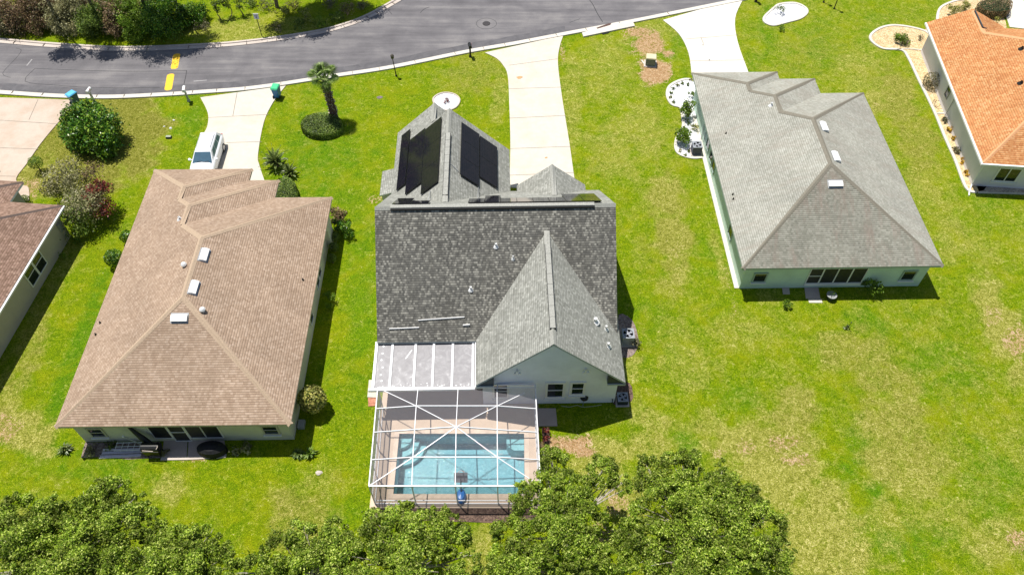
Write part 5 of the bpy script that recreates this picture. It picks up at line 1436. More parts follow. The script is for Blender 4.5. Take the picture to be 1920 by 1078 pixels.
bed([(1301, 151), (1283, 150), (1265, 156), (1253, 166), (1251, 182), (1260, 197), (1276, 203), (1279, 218), (1281, 234), (1278, 244), (1268, 262), (1267, 280), (1276, 291), (1298, 297), (1316, 296), (1330, 300), (1318, 240), (1308, 190)], M['rock_white'], 'white rock bed with shrubs along the left wall of the pale green house', n=3, edge=M['curb_white'], closed=[(1301, 151), (1283, 150), (1265, 156), (1253, 166), (1251, 182), (1260, 197), (1276, 203), (1279, 218), (1281, 234), (1278, 244), (1268, 262), (1267, 280), (1276, 291), (1298, 297), (1316, 296)], ew=.22)
def from_house(h, x, y): a = h.rotation_euler.z; return Vector((h.location.x + math.cos(a) * x - math.sin(a) * y, h.location.y + math.sin(a) * x + math.cos(a) * y, 0))
m_ = MB(); m_.strip([from_house(hc, .24, .45), from_house(hc, .24, 18.5)], .10, .20, .001, .06); tag(m_.build('path', [M['curb_white']]), kind='structure')
bed([(1742, 63), (1730, 58), (1700, 51), (1672, 49), (1650, 54), (1633, 66), (1634, 78), (1655, 92), (1690, 95), (1703, 110), (1722, 150), (1750, 207), (1772, 260), (1790, 300), (1811, 355), (1826, 361), (1850, 350), (1840, 300), (1780, 180)], M['rock_tan'], 'long tan gravel bed along the white wall of the orange roofed house', n=3, edge=M['curb_white'], closed=[(1742, 65), (1730, 58), (1700, 51), (1672, 49), (1650, 54), (1633, 66), (1634, 78), (1655, 92), (1690, 95), (1703, 110), (1722, 150), (1750, 207), (1772, 260), (1790, 300), (1811, 353), (1830, 361)], ew=.22)
bed([(1828, 342), (1960, 347), (1960, 365), (1836, 362)], M['gravel_pale'], 'dark gravel strip under the rear window of the orange roofed house', n=1, edge=M['curb_white'], closed=[(1832, 362), (1880, 363), (1960, 366)], ew=.1, name='gravel_bed')
bed([(1760, 48), (1757, 34), (1764, 15), (1790, 3), (1812, 0), (1850, 0), (1880, 30), (1880, 60), (1800, 60)], M['rock_tan'], 'tan gravel bed behind the gable of the orange roofed house', n=3, edge=M['curb_white'], closed=[(1760, 48), (1757, 34), (1764, 15), (1790, 3), (1812, 0)], ew=.22)
bed([(1160, 590), (1185, 600), (1196, 630), (1196, 650), (1184, 668), (1164, 668), (1160, 640)], M['mulch_rock'], 'brown mulch bed around the large air conditioner', z=.024, n=3, name='mulch_bed')
bed([(1150, 715), (1180, 718), (1186, 735), (1184, 752), (1150, 758)], M['mulch'], 'dark mulch bed around the low air conditioner', z=.024, n=2, name='mulch_bed')
bed([(1016, 802), (1030, 802), (1031, 830), (1018, 830)], M['mulch'], 'narrow dark mulch bed right of the screen cage', z=.024, n=1, name='mulch_bed')
bed([(694, 950), (1012, 947), (1012, 975), (930, 980), (690, 972)], M['mulch'], 'dark strip along the front edge of the pool deck', z=.024, n=1, name='mulch_bed')  # plain dark ground strip along the deck front, using the mulch colour
m_ = MB(); m_.strip(smooth_line(P2([(1679, 95), (1700, 93), (1732, 96)]), 4), .05, .05, .03, .09); m_.strip(P2([(1756, 214), (1780, 214)]), .07, .07, .03, .09)
tag(m_.build('bed_divider', [M['curb_white']]), 'thin white divider strips across the tan gravel bed', 'edging')
bed([(160, 829), (230, 829), (300, 828), (301, 858), (240, 861), (190, 856), (152, 858)], M['mulch_rock'], 'grey weedy strip behind the rear wall of the brown roofed house', z=.02, n=1, name='gravel_bed')

# ------------------------------------------------------------------ foliage
RS = np.random.RandomState(11)
def leaf_cloud(name, C, Dn, size, mat, parent, seed=0, aspect=1.9, spread=.9, org=(0, 0, 0)):
    """C leaf centres, Dn outward directions: one small folded leaf each"""
    rs_ = np.random.RandomState(seed); n = len(C)
    nr = Dn + rs_.normal(0, spread, (n, 3)); nr /= np.linalg.norm(nr, axis=1, keepdims=True) + 1e-9
    tg = rs_.normal(0, 1, (n, 3)); tg -= nr * np.sum(tg * nr, 1, keepdims=True); tg /= np.linalg.norm(tg, axis=1, keepdims=True) + 1e-9
    bt = np.cross(nr, tg)
    s_ = (size * rs_.uniform(.5, 1.5, n))[:, None]
    V = np.stack([C - tg * s_ * .5, C + bt * s_ * .5 / aspect - nr * s_ * .06, C + tg * s_ * .5, C - bt * s_ * .5 / aspect - nr * s_ * .06], 1).reshape(-1, 3) - np.array(org)
    Q = np.arange(4 * n).reshape(n, 4)
    return npmesh(name, V, Q, mat, parent)
def unit(n, rs_):
    v = rs_.normal(0, 1, (n, 3)); return v / np.linalg.norm(v, axis=1, keepdims=True)
def crown_pts(blobs, n, rs_, clump=.32, flat=.8, low=-.35, fill=.12, kk=34):
    """clumps sit on the shell of every blob, leaves on the shell of every clump"""
    W = np.array([b[3] ** 2 for b in blobs]); W = W / W.sum(); C = []; Dn = []
    for b, w_ in zip(blobs, W):
        m = int(n * w_)
        c = np.array(b[:3]); r_ = b[3]
        K = max(8, int(kk)) if r_ > .8 else 9
        u = unit(K * 3, rs_); u = u[u[:, 2] > low][:K]
        cc = c + u * r_ * rs_.uniform(.55, .98, (len(u), 1)) * np.array([1, 1, flat])
        cr = clump * r_ * rs_.uniform(.6, 1.25, len(u))
        mf = int(m * fill); k = rs_.randint(0, len(u), m - mf)
        v = unit(m - mf, rs_); rad = rs_.uniform(.25, 1.0, (m - mf, 1)) ** .45 * np.where(rs_.rand(m - mf, 1) < .22, rs_.uniform(1.0, 1.9, (m - mf, 1)), 1.0)
        C.append(cc[k] + v * rad * cr[k][:, None]); Dn.append(v * .8 + np.array([0, 0, .35]))
        v = unit(mf, rs_); C.append(c + v * rs_.uniform(0, .75, (mf, 1)) * r_ * np.array([1, 1, flat])); Dn.append(v)
    return np.concatenate(C), np.concatenate(Dn)
def px_blobs(lst): return [(*at(x, y, z), r_ * mpp(x, y, z)) for x, y, z, r_ in lst]
def tree(name, blobs, n, size, mat, label, cat='tree', group=None, seed=1, trunk=.16, bark='bark', base=None, clump=.32, fill=.12, flat=.8, low=-.35, limbs=True, spread=.9, aspect=1.9, kk=34):
    rs_ = np.random.RandomState(seed)
    w_ = sum(b[3] for b in blobs)
    c = Vector((sum(b[0] * b[3] for b in blobs) / w_, sum(b[1] * b[3] for b in blobs) / w_, 0)) if base is None else Vector((base[0], base[1], 0))
    t = empty(name, c, label, cat, group)
    C, Dn = crown_pts(blobs, n, rs_, clump, flat, low, fill, kk)
    C[:, 2] = np.maximum(C[:, 2], .04)
    leaf_cloud('crown', C, Dn, size, M[mat], t, seed, aspect, spread, org=c)
    if trunk:
        m_ = MB(c); zt = min(b[2] for b in blobs) * .55; fork = c + Vector((rs_.uniform(-.2, .2), rs_.uniform(-.2, .2), max(.25, zt)))
        m_.tube([c, c + (fork - c) * .5 + Vector((.05, 0, 0)), fork], [trunk * 1.25, trunk, trunk * .85], 9)
        if limbs:
            for b in blobs[:12]:
                e_ = Vector(b[:3]); md = fork.lerp(e_, .5) + Vector((0, 0, .2))
                m_.tube([fork, md, e_ + Vector((0, 0, b[3] * .1))], [trunk * .6, trunk * .4, trunk * .15], 6)
                for q in range(5):
                    u = unit(1, rs_)[0]; u[2] = abs(u[2]) * .7
                    e2 = e_ + Vector(u * b[3] * .85)
                    m_.tube([md, md.lerp(e2, .6) + Vector((0, 0, .1)), e2], [trunk * .28, trunk * .16, trunk * .05], 5, caps=False)
        m_.build('trunk', [M[bark]], t, True)
    return t
oakg = 'oak trees along the bottom of the lawns'
OAKS = [
 ([(30, 1040, 4.6, 88), (110, 985, 5.0, 60), (40, 975, 4.4, 48), (180, 945, 4.9, 44), (215, 925, 4.7, 32), (160, 1060, 5.2, 90), (240, 990, 4.8, 50), (255, 950, 4.5, 26), (-30, 1000, 4.8, 60)], 'large oak filling the bottom left corner'),
 ([(300, 1015, 4.4, 38), (355, 1030, 4.5, 45), (330, 1085, 4.8, 75), (410, 1070, 4.2, 42), (260, 1070, 4.8, 55), (390, 1010, 4.0, 24)], 'oak just right of the corner oak at the bottom left'),
 ([(595, 1020, 4.8, 44), (535, 1045, 4.4, 48), (610, 1075, 5, 62), (480, 1080, 4.0, 48), (560, 1000, 4.2, 26), (630, 990, 4.4, 22), (645, 1040, 4.8, 40)], 'oak left of the pool, beside the open lawn'),
 ([(730, 1000, 4.9, 55), (800, 1000, 5.1, 52), (690, 1060, 5, 60), (850, 1015, 4.6, 38), (785, 1085, 5.4, 85), (755, 965, 4.4, 26), (700, 975, 4.4, 22), (870, 1060, 4.6, 30)], 'round oak directly below the pool cage'),
 ([(1035, 868, 4.0, 30), (1000, 955, 4.8, 48), (955, 1015, 4.8, 42), (1075, 920, 4.6, 40), (1055, 1020, 5, 62), (1130, 885, 4.2, 30), (1165, 905, 4.0, 24), (990, 1075, 4.6, 66), (1095, 975, 4.8, 40), (1030, 910, 4.4, 32), (1110, 1060, 4.6, 44)], 'loose oak at the right corner of the pool cage'),
 ([(1275, 895, 5.0, 50), (1240, 950, 5.3, 58), (1355, 915, 5.0, 46), (1320, 960, 5.6, 62), (1425, 985, 5.0, 46), (1340, 1020, 5.7, 80), (1190, 1030, 5, 56), (1270, 1085, 5.4, 80), (1430, 1060, 5, 54), (1400, 945, 4.7, 36), (1215, 880, 4.5, 26), (1465, 1030, 4.6, 26), (1300, 865, 4.4, 22)], 'biggest oak, spreading right of the pool below the back lawn')]
for i, (bl, lab) in enumerate(OAKS):
    B_ = px_blobs(bl); rs_ = np.random.RandomState(500 + i); sat = []
    for b in B_:
        for q in range(5):
            u = unit(1, rs_)[0]; u[2] = abs(u[2]) * .7
            sat.append((b[0] + u[0] * b[3] * .95, b[1] + u[1] * b[3] * .95, b[2] + u[2] * b[3] * .6, b[3] * rs_.uniform(.22, .42)))
    B_ = B_ + sat
    tree('oak_tree', B_, int(6300 * sum(b[3] ** 2 for b in B_)), .104, 'leaf_oak', lab, group=oakg, seed=20 + i, trunk=.17, clump=.24, fill=.02, kk=19, spread=.7, bark='bark_pale')

# shrubs and trees beyond the street
top = [([(35, 22, 1.3, 46), (80, 8, 1.5, 44), (70, 38, .9, 30)], 'leaf_brown', 'brown leaved shrub at the left end of the hedge over the street'),
       ([(125, 32, 1.1, 38), (150, 12, 1.4, 36)], 'leaf_silver', 'pale olive shrub in the hedge beyond the street'),
       ([(178, 42, 1.0, 32), (200, 22, 1.4, 34)], 'leaf_hedge', 'green shrub beside the pale olive one over the street'),
       ([(180, 0, 1.6, 38), (225, 25, 1.4, 34), (215, 50, .8, 24)], 'leaf_brown', 'brown shrub at the back of the hedge over the street'),
       ([(252, 48, 1.0, 30), (248, 18, 1.6, 34)], 'leaf_bright', 'bright green shrub near the right end of the hedge'),
       ([(272, 14, 1.7, 20)], 'leaf_brown', 'small dark brown shrub between bright green ones over the street'),
       ([(298, 42, 1.4, 36), (305, 15, 1.9, 34)], 'leaf_deep', 'tall deep green shrub at the right end of the hedge'),
       ([(352, 30, .8, 26), (372, 26, .7, 18)], 'leaf_deep', 'low dark green bush right of the hedge across the street'),
       ([(8, 52, .6, 22), (0, 25, .9, 26)], 'leaf_olive', 'low olive shrub at the far left edge over the street')]
for i, (bl, mt, lab) in enumerate(top):
    B_ = px_blobs(bl)
    tree('shrub', B_, int(3200 * sum(b[3] ** 2 for b in B_) + 400), .14, mt, lab, 'shrub', 'shrubs of the hedge beyond the street', 60 + i, trunk=.07, fill=.15, low=-.5, flat=.9, kk=44)
for i, (px_, py_, h, lab) in enumerate(((413, 36, 2.0, 'thin young tree left of its two neighbours across the street'), (434, 31, 2.1, 'thin young tree in the middle of three across the street'), (456, 30, 1.9, 'thin young tree nearest the white street sign'))):
    g = at(px_, py_); B_ = [(g.x, g.y + .1, h * .8, .55), (g.x - .1, g.y, h * .5, .4)]
    tree('young_tree', B_, 420, .15, 'leaf_hedge', lab, group='thin young trees beyond the street', seed=80 + i, trunk=.05, base=(g.x, g.y), clump=.4)
# taller trees whose crowns are mostly above the picture; their shade falls on the road
def tall(px_, py_, h, r_, label, seed, mat='leaf_hedge', nb=4, bark='bark', dx=0, dy=0, dens=1.0):
    """px_, py_: where the crown's shade lies on the ground"""
    g = at(px_, py_); c = Vector((g.x - .24 * h, g.y + .25 * h, h)); rs_ = np.random.RandomState(seed)
    B_ = [(c.x, c.y, c.z, r_ * .8)] + [(c.x + rs_.uniform(-1, 1) * r_, c.y + rs_.uniform(-.35, .35) * r_, c.z + rs_.uniform(-.3, .6) * r_, r_ * rs_.uniform(.45, .75)) for _ in range(nb)]
    tree('shade_tree', B_, int(dens * 750 * sum(b[3] ** 2 for b in B_)), .17, mat, label, group='shade trees beyond the street', seed=seed, trunk=.15, bark=bark, base=(c.x + dx, c.y + 2.0 + dy), clump=.42, fill=.05)
tall(128, 100, 8.5, 1.5, 'tall tree casting leafy shade on the road at the left', 91, dens=1.05)
tall(205, 98, 8.6, 1.5, 'tall tree casting leafy shade on the road before the yellow marking', 96, dens=1.05)
tall(305, 99, 8.8, 2.1, 'tall tree shading the upper yellow road marking', 92, dens=1.2)
tall(360, 84, 9.0, 1.8, 'tall tree behind the right end of the hedge', 95, dens=1.6)
tall(560, 46, 8.0, 2.3, 'tree with its trunk behind the white street sign', 93, mat='leaf_olive', dx=-.6, dy=-1.2, dens=3.2, nb=6)
tall(650, 20, 8.0, 2.2, 'tree near the curve of the curb across the street', 94, bark='bark_pale', dy=-2.3, dens=3.4, nb=6)
tall(605, 22, 7.5, 2.0, 'olive tree behind the two trunks across the street', 97, mat='leaf_olive', dens=3.0, nb=5)
for i, (px_, py_, r_, mt, lab) in enumerate(((575, 32, 16, 'leaf_gold', 'golden low bush in the dappled shade across the street'), (600, 44, 13, 'leaf_bright', 'small bright green bush beside the curb bend'), (530, 22, 13, 'leaf_gold', 'small golden bush behind the street sign'), (650, 18, 16, 'leaf_brown', 'brown bush at the foot of the pale trunk'), (380, 50, 15, 'leaf_olive', 'low olive bush near the right end of the hedge'), (620, 10, 15, 'leaf_olive', 'olive bush at the top edge near the curb bend'), (500, 12, 18, 'leaf_olive', 'olive bush left of the grey tree trunk at the top edge'), (548, 12, 17, 'leaf_brown', 'brown bush between the two trunks at the top edge'), (560, 45, 13, 'leaf_hedge', 'dark green low bush near the curb, left of the bright one'), (680, 12, 13, 'leaf_olive', 'low bush nearest the curb bend at the top'), (470, 8, 13, 'leaf_hedge', 'green bush behind the thin young trees at the top edge'), (632, 34, 14, 'leaf_hedge', 'dark low bush right of the bright green one by the curb'), (520, 50, 14, 'leaf_olive', 'flat olive bush between street sign and curb'))):
    B_ = px_blobs([(px_, py_, .35, r_)]); tree('shrub', B_, 500, .12, mt, lab, 'shrub', 'low bushes beyond the street', 110 + i, trunk=0, fill=.3)
# garden shrubs
B_ = px_blobs([(150, 225, 1.6, 29), (190, 238, 1.6, 33), (158, 252, 1.3, 35), (196, 262, 1.1, 30), (170, 210, 1.7, 22), (140, 245, 1.2, 26)])
tree('shrub', B_, 16000, .21, 'leaf_deep', 'big round glossy green shrub on the brown front lawn', 'shrub', seed=130, trunk=.12, clump=.42, fill=.12, low=-.8, flat=1.0, kk=60, spread=.6)
def ball(px_, py_, r_, z, mat, label, n=900, size=.08, seed=1, flat=.9, group=None, name='round_bush', cat='bush', rx=1.0, ry=1.0):
    c = at(px_, py_, z); rr = r_ * mpp(px_, py_, z); rs_ = np.random.RandomState(seed)
    t = empty(name, (c.x, c.y, 0), label, cat, group)
    v = unit(n, rs_); v = v[v[:, 2] > -.75]
    rad = rs_.uniform(.90, 1.03, (len(v), 1)) * (1 + .07 * np.sin(v[:, :1] * 7 + seed) * np.cos(v[:, 1:2] * 6))
    C = np.array(c) + v * rad * rr * np.array([rx, ry, flat]); 
    f = unit(n // 3, rs_) * rs_.uniform(.3, .85, (n // 3, 1)) * rr * np.array([rx, ry, flat]) + np.array(c)
    C2 = np.concatenate([C, f]); C2[:, 2] = np.maximum(C2[:, 2], .03)
    leaf_cloud('foliage', C2, np.concatenate([v, f * 0 + [0, 0, 1]]), size, M[mat], t, seed, spread=.55, org=t.location, aspect=1.6)
    m_ = MB(t.location); m_.tube([(c.x, c.y, 0), (c.x, c.y, z)], [.06, .03], 6); m_.build('stem', [M['bark']], t)
    return t
ball(585, 748, 26, 1.15, 'leaf_gold', 'yellow green variegated round bush at the corner of the brown roofed house', 1700, .17, 1, 1.0)
ball(1749, 152, 17, .6, 'leaf_olive', 'grey olive ball bush against the white wall', 1700, .08, 2)
ball(213, 483, 17, .8, 'leaf_deep', 'dark round bush left of the brown roof, lower one', 1500, .10, 3)
ball(237, 443, 12, .6, 'leaf_deep', 'dark bush half hidden by the brown roof edge', 800, .10, 4)
ball(66, 305, 13, .9, 'leaf_bright', 'small lime green topiary ball by the left driveway', 1300, .07, 5)
ball(46, 374, 9, .35, 'leaf_hedge', 'small dark green bush by the left house entrance', 600, .07, 6)
ball(24, 367, 8, .35, 'leaf_olive', 'small tan bush in the corner of the left house entrance', 600, .07, 6)
for i, (x, y, r_) in enumerate(((628, 444, 9.5), (626, 463, 9.5), (622, 484, 9))):
    ball(x, y, r_, .5, 'leaf_hedge', ('clipped ball bush by the right wall of the brown roofed house, ' + ('uppermost', 'middle', 'lowest')[i] + ' of three'), 900, .07, 20 + i, group='clipped balls by the wall')
for i, (px_, py_, r_, z, mt, lab, n) in enumerate((
    (632, 405, 16, .6, 'leaf_brown', 'pinkish brown bush at the rear right corner of the brown roof', 1100), (642, 425, 15, .7, 'leaf_deep', 'dark leafy plant beside the clipped ball bushes', 1000), (652, 436, 11, .5, 'leaf_deep', 'small dark bush sticking out over the lawn', 400), (630, 418, 9, .7, 'leaf_bright', 'small bright green plant among dark bushes by the wall', 300),
    (617, 556, 10, .5, 'leaf_bright', 'yellow green shrub in the shade of the brown roofed house', 420), (617, 574, 8, .3, 'leaf_bright', 'small yellow green plant just below its larger neighbour', 220),
    (1292, 205, 16, .8, 'leaf_bright', 'upright green shrub in the white rock bed', 1300), (1284, 258, 17, .6, 'leaf_bright', 'broad green shrub beside the dark air conditioner', 1500), (1297, 176, 6, .4, 'leaf_bright', 'small yellow green plant against the pale green wall', 200), (1302, 240, 8, .3, 'leaf_gold', 'small yellowish plant between two shrubs in white rock', 260),
    (1640, 533, 20, .6, 'leaf_bright', 'loose leafy shrub at the rear wall of the grey roofed house', 800), (1476, 570, 9, .3, 'leaf_bright', 'small round green plant on the lawn behind the grey roofed house', 380),
    (160, 385, 40, 1.5, 'leaf_silver', 'sparse silvery tree beside the left house', 3600), (128, 338, 38, .9, 'leaf_silver', 'silvery spreading shrub near the lime topiary', 3000), (95, 350, 16, .4, 'leaf_olive', 'low grey shrub left of the silvery shrub', 400), (186, 362, 24, 1.8, 'leaf_red', 'red leaved shrub beside the silvery tree', 1500), (192, 390, 22, 1.2, 'leaf_red', 'dark red bush below the red leaved shrub', 1300), (150, 412, 38, .9, 'leaf_hedge', 'dark green shrub at the corner of the left house', 3400), (172, 325, 22, 1.4, 'leaf_brown', 'thin reddish brown shrub above the red leaved one', 500),
    (143, 452, 7, .3, 'leaf_bright', 'small bright green plant by the left house wall', 160), (118, 478, 7, .3, 'leaf_bright', 'small yellow green seedling in the shade of the left house', 120),
    (1190, 640, 11, .35, 'leaf_olive', 'withered tan plant right of the large air conditioner', 320), (1023, 808, 7, .4, 'leaf_red', 'purple plant upper of two beside the pool cage', 160), (1023, 822, 7, .4, 'leaf_red', 'purple plant lower of two beside the pool cage', 160),
    (1690, 72, 15, .4, 'leaf_bright', 'low green plant in the tan gravel bed', 700), (1700, 80, 9, .25, 'leaf_olive', 'low olive plant right of the green one in tan gravel', 260), (1727, 71, 6, .25, 'leaf_olive', 'tiny brown plant nearest the orange roof in tan gravel', 120),
    (1788, 20, 13, .5, 'leaf_gold', 'yellow croton bush behind the orange gable, left one', 900), (1812, 13, 12, .5, 'leaf_gold', 'yellow croton bush behind the orange gable, right one', 800), (1870, 38, 6, .4, 'leaf_gold', 'small yellow bush between gable and white drive', 160),
    (1463, 18, 9, .5, 'leaf_hedge', 'green plant in the oval white rock bed', 260), (1466, 53, 8, .2, 'leaf_bright', 'low green clump at the lower edge of the oval rock bed', 220), (838, 190, 6, .15, 'leaf_red', 'small reddish star shaped plant in the round rock bed', 90),
    (170, 845, 13, .1, 'leaf_silver', 'pale weeds left of the white gutters', 260), (205, 836, 12, .1, 'leaf_hedge', 'dark weeds against the rear wall above the gutters', 200), (310, 850, 8, .1, 'leaf_silver', 'pale weeds at the left end of the patio slab', 160), (455, 840, 18, .1, 'leaf_silver', 'grey green weeds right of the covered grill', 260))):
    B_ = px_blobs([(px_, py_, z, r_)]); tree('shrub' if n > 300 else 'small_plant', B_, n, .11 if r_ < 14 else .14, mt, lab, 'shrub' if n > 300 else 'plant', None, 200 + i, trunk=.035 if z > .5 else 0, fill=.15, clump=.4, bark='bark_pale' if mt == 'leaf_silver' else 'bark')
ordn = ('first', 'second', 'third', 'fourth', 'fifth', 'sixth', 'seventh', 'eighth', 'ninth', 'tenth', 'eleventh', 'twelfth', 'thirteenth', 'fourteenth', 'fifteenth')
for i, (y, x) in enumerate(sorted(((y, x) for x, y in ((1262, 166), (1259, 174), (1258, 183), (1263, 191), (1270, 160), (1280, 156), (1290, 158), (1288, 225), (1291, 232), (1275, 283), (1285, 290), (1296, 150), (1299, 192), (1283, 240), (1292, 284))))):
    tree('small_plant', px_blobs([(x, y, .12, 3.6)]), 40, .13, 'leaf_hedge' if i % 3 else 'leaf_gold', 'small plant on the white rock bed by the green wall, ' + ordn[i] + ' from the top', 'plant', 'small plants rimming the white rock bed', 400 + i, trunk=0)
# clipped flat hedges
def hedge(px, h, mat, label, n=5, lean=0, size=.085, dens=520):
    pts = smooth_line(P2(px), n, True); c = sum(pts, Vector()) / len(pts); t = empty('clipped_hedge', c, label, 'hedge')
    rs_ = np.random.RandomState(len(pts)); C = []; Dn = []
    poly = np.array([(p.x, p.y) for p in pts]); cen = poly.mean(0)
    # top
    mn, mx = poly.min(0), poly.max(0); A_ = (mx - mn).prod(); k = int(A_ * dens)
    q = rs_.uniform(mn, mx, (k, 2)); ins = np.zeros(k, bool); j = len(poly) - 1
    for i in range(len(poly)):
        a, b = poly[i], poly[j]
        cond = ((a[1] > q[:, 1]) != (b[1] > q[:, 1])) & (q[:, 0] < (b[0] - a[0]) * (q[:, 1] - a[1]) / (b[1] - a[1] + 1e-12) + a[0]); ins ^= cond; j = i
    q = q[ins]; q = cen + (q - cen) * .97
    C.append(np.column_stack([q, h * (1 - .38 * np.clip((((q - cen) / ((mx - mn) / 2)) ** 2).sum(1), 0, 1.1) ** 2) + rs_.normal(0, .03, len(q))])); Dn.append(np.tile([0, 0, 1.0], (len(q), 1)))
    for i in range(len(poly)):
        a, b = poly[i], poly[(i + 1) % len(poly)]; L = np.hypot(*(b - a)); k = int(L * h * dens)
        u = rs_.rand(k, 1); p2 = a * (1 - u) + b * u; nn = np.array([(b - a)[1], -(b - a)[0]]); nn = nn / (np.hypot(*nn) + 1e-9)
        if np.dot(nn, a - cen) < 0: nn = -nn
        z = rs_.uniform(.03, h * .68, k); p2 = cen + (p2 - cen) * (1 - .06 * (z[:, None] / h) ** 3)
        C.append(np.column_stack([p2 + rs_.normal(0, .02, (k, 2)), z])); Dn.append(np.tile([nn[0], nn[1], .1], (k, 1)))
    C = np.concatenate(C); Dn = np.concatenate(Dn)
    leaf_cloud('foliage', C, Dn, size, M[mat], t, 5, spread=.5, org=t.location, aspect=1.6)
    m_ = MB(c); m_.prism([tuple(cen + (p - cen) * .9) for p in poly], .0, h * .6); m_.build('branch_core', [M['dark_green']], t)
    return t
hedge([(566, 243), (573, 229), (590, 222), (612, 220), (632, 225), (643, 238), (640, 252), (622, 261), (598, 263), (576, 257)], .75, 'leaf_hedge', 'clipped oval hedge around the foot of the palm')
hedge([(518, 372), (519, 352), (535, 345), (552, 350), (560, 365), (558, 382), (540, 392), (518, 388)], 1.0, 'leaf_hedge', 'clipped green hedge tucked behind the brown roof corner')
hedge([(1826, 22), (1845, 12), (1880, 10), (1890, 22), (1885, 34), (1860, 38), (1838, 34)], 1.3, 'leaf_brown', 'clipped brownish green hedge behind the orange gable', dens=230)
# flower tufts beside the white wall
for i, (x, y) in enumerate(((1773, 227), (1783, 243), (1793, 258), (1796, 283), (1806, 302), (1815, 325))):
    B_ = px_blobs([(x, y, .16, 8)])
    tree('flower_tuft', B_, 200, .15, 'flower_yellow' if i != 3 and i != 0 else 'leaf_olive', ('tuft in the tan gravel along the white wall, ' + ('first', 'second', 'third', 'fourth', 'fifth', 'lowest')[i] + ' of six from the top'), 'plant', 'flower tufts along the white wall', 300 + i, trunk=0)
hose([(1752, 187), (1748, 197), (1756, 202), (1764, 195), (1757, 189), (1752, 197), (1758, 205), (1766, 205)], M['black'], 'black hose coiled on the tan gravel by the white wall', .02)

# fan palm and cycads
def frond(m_, base, d0, L, droop, wl, nseg=7, leaf=.0, mi=0, fold=.25):
    """feather frond: an arching midrib with paired narrow leaflets"""
    d = Vector(d0).normalized(); side = d.cross(Vector((0, 0, 1)));
    side = side.normalized() if side.length > .01 else Vector((1, 0, 0))
    p = Vector(base); st = L / nseg; pts = [p.copy()]
    for i in range(nseg):
        d = (d + Vector((0, 0, -droop / nseg))).normalized(); p = p + d * st; pts.append(p.copy())
    m_.tube(pts, [.012] * len(pts), 4, mi, caps=False)
    k = nseg * 3
    for i in range(2, k + 1):
        t_ = i / k; a = t_ * nseg; i0 = min(int(a), nseg - 1); q = pts[i0].lerp(pts[i0 + 1], a - i0); dd_ = (pts[i0 + 1] - pts[i0]).normalized()
        w_ = wl * math.sin(min(1, t_ * 1.15 + .12) * PI) ** .6 if t_ < .98 else wl * .2
        for sx in (-1, 1):
            tip = q + side * sx * w_ + dd_ * w_ * .55 + Vector((0, 0, w_ * fold))
            m_.face([q - dd_ * .05, q + dd_ * .065, tip])
def cycad(px_, py_, r_, label, n=34, seed=1, h=.35):
    g = at(px_, py_); t = empty('sago_palm', g, label, 'sago palm', 'sago palms by the driveway'); rs_ = np.random.RandomState(seed)
    m_ = MB()
    for i in range(n):
        a = i * 2.39996; el = R(12 + 66 * (1 - i / n) ** 1.0 * rs_.uniform(.85, 1.1)) if i < n else 0
        frond(m_, (0, 0, h), (math.cos(a) * math.cos(el), math.sin(a) * math.cos(el), math.sin(el)), r_ * rs_.uniform(.9, 1.1), .75, r_ * .13)
    m_.build('fronds', [M['leaf_sago']], t)
    m_ = MB(); m_.lathe([(.16, 0), (.2, h * .5), (.15, h), (0, h + .06)], 10); m_.build('trunk', [M['bark_palm']], t)
cycad(519, 312, 1.3, 'large sago palm beside the driveway', 27, 1, .5)
cycad(545, 329, .95, 'smaller sago palm just right of the large one', 21, 2, .3)
def spiky(px_, py_, r_, label, mat, seed, n=34, wd=.05, group=None):
    g = at(px_, py_); t = empty('spiky_plant', g, label, 'plant', group); rs_ = np.random.RandomState(seed); m_ = MB()
    for i in range(n):
        a = rs_.uniform(0, 2 * PI); el = R(rs_.uniform(20, 80)); L = r_ * rs_.uniform(.7, 1.15); d = Vector((math.cos(a) * math.cos(el), math.sin(a) * math.cos(el), math.sin(el))); s2 = d.cross(Vector((0, 0, 1))).normalized() * wd / 2
        p0 = Vector((0, 0, .05)); p1 = p0 + d * L * .55; p2 = p0 + d * L + Vector((0, 0, -L * .35))
        m_.face([p0 - s2, p0 + s2, p1 + s2 * 1.3, p1 - s2 * 1.3]); m_.face([p1 - s2 * 1.3, p1 + s2 * 1.3, p2])
    m_.build('leaves', [M[mat]], t)
    m_ = MB(); m_.lathe([(.05, 0), (.04, .12), (0, .14)], 6); m_.build('stem', [M['bark']], t)
spiky(124, 845, .62, 'dark spiky plant at the left rear corner of the brown roofed house', 'leaf_sago', 1, 60, .07)
spiky(560, 853, .55, 'green spiky plant, left of the pair on the lawn', 'leaf_hedge', 2, 60, .07); spiky(582, 853, .62, 'green spiky plant, right of the pair on the lawn', 'leaf_bright', 3, 70, .07)
spiky(1587, 615, .35, 'small black dead plant on the middle of the right lawn', 'leaf_sago', 4, 26, .05)
t = empty('garden_stake', at(1588, 617), 'thin dark stake standing by the black dead plant', 'stake'); m_ = MB(); m_.tube([(0, 0, 0), (.05, .02, .7)], .018, 6); m_.build('rod', [M['black']], t); m_ = MB(); m_.lathe([(.0, .68), (.04, .7), (.04, .74), (0, .76)], 8, (.05, .02, 0)); m_.build('cap', [M['black']], t)
t = empty('plant_pot', at(1556, 560), 'dark round plant pot with pale rim behind the grey roofed house', 'plant pot')
m_ = MB(); m_.lathe([(.20, 0), (.30, .34), (.30, .40)], 18); m_.build('pot', [M['dark_slate']], t); m_ = MB(); m_.lathe([(.30, .401), (.34, .401), (.34, .44), (.29, .44), (.28, .405)], 18); m_.build('rim', [M['metal_grey']], t)
m_ = MB(); m_.lathe([(.28, .36), (0, .37)], 14); m_.build('soil', [M['mulch']], t)
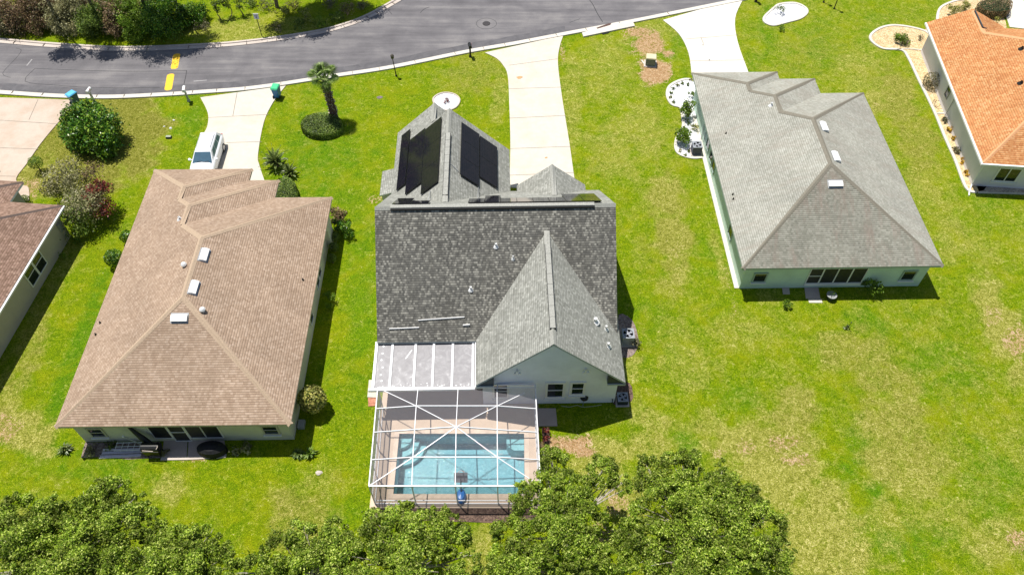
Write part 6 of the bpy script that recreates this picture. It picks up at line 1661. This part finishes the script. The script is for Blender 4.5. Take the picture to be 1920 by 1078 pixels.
rs_ = np.random.RandomState(9); C = rs_.normal(0, .12, (60, 3)) + [0, 0, .55]; leaf_cloud('foliage', C, unit(60, rs_), .1, M['leaf_bright'], t, 3)

def fan_palm(px_, py_, h, label):
    g = at(px_, py_); t = empty('palm_tree', g, label, 'palm tree'); rs_ = np.random.RandomState(5)
    lean = Vector((-.15, .05, 0))
    P_ = [lean * (k / 8) + Vector((0, 0, h * k / 8)) for k in range(9)]
    m_ = MB(); m_.tube(P_, [.33, .31, .30, .29, .28, .27, .26, .25, .16], 12)
    for k in range(150):
        z = rs_.uniform(.3, h - .25); a = k * 2.39996; f = z / h; r_ = .33 - .07 * f; c = lean * f + Vector((0, 0, z)); u = Vector((math.cos(a), math.sin(a), 0)); v = Vector((-u.y, u.x, 0)) * .05
        p0 = c + u * (r_ - .03); p1 = c + u * (r_ + rs_.uniform(.06, .14)) + Vector((0, 0, .14))
        m_.face([p0 - v, p0 + v, p1 + v * .6, p1 - v * .6], 1); m_.face([p1 - v * .6, p1 + v * .6, p0 + v + Vector((0, 0, .1)), p0 - v + Vector((0, 0, .1))], 1)
    m_.build('trunk', [M['bark_palm'], M['boot_cut']], t)
    m_ = MB(); top_ = P_[-1]
    for i in range(19):
        a = i * 2.39996 + .4; el = R([82, 74, 66, 60, 54, 48, 42, 36, 30, 24, 18, 12, 6, 0, -25, -40, 35, 50, 65][i]); L = .98 if i < 11 else .8
        d = Vector((math.cos(a) * math.cos(el), math.sin(a) * math.cos(el), math.sin(el)))
        st = top_ + d * L * .75 + Vector((0, 0, -.06)); m_.tube([top_, top_ + d * L * .4, st], [.03, .02, .014], 5, caps=False)
        s2 = d.cross(Vector((0, 0, 1))).normalized(); upv = s2.cross(d).normalized()
        nfo = 22; Rr = L * .78
        for k in range(nfo):
            b0 = R(-115 + 230 * k / nfo); b1 = R(-115 + 230 * (k + .8) / nfo); bm = (b0 + b1) / 2
            q = lambda b_, r_, up_: st + (d * math.cos(b_) + s2 * math.sin(b_)) * r_ + upv * up_ + Vector((0, 0, -.28 * (r_ / Rr) ** 2 * Rr))
            m_.face([st, q(b0, Rr * .6, -.02), q(bm, Rr * .62, .05), ]); m_.face([st, q(bm, Rr * .62, .05), q(b1, Rr * .6, -.02)])
            m_.face([q(b0, Rr * .6, -.02), q(bm, Rr * rs_.uniform(.9, 1.1), -.03), q(bm, Rr * .62, .05)]); m_.face([q(bm, Rr * .62, .05), q(bm, Rr * rs_.uniform(.9, 1.1), -.03), q(b1, Rr * .6, -.02)])
    m_.build('fronds', [M['leaf_palm']], t)
fan_palm(628, 223, 4.1, 'single fan palm rising from the clipped oval hedge')
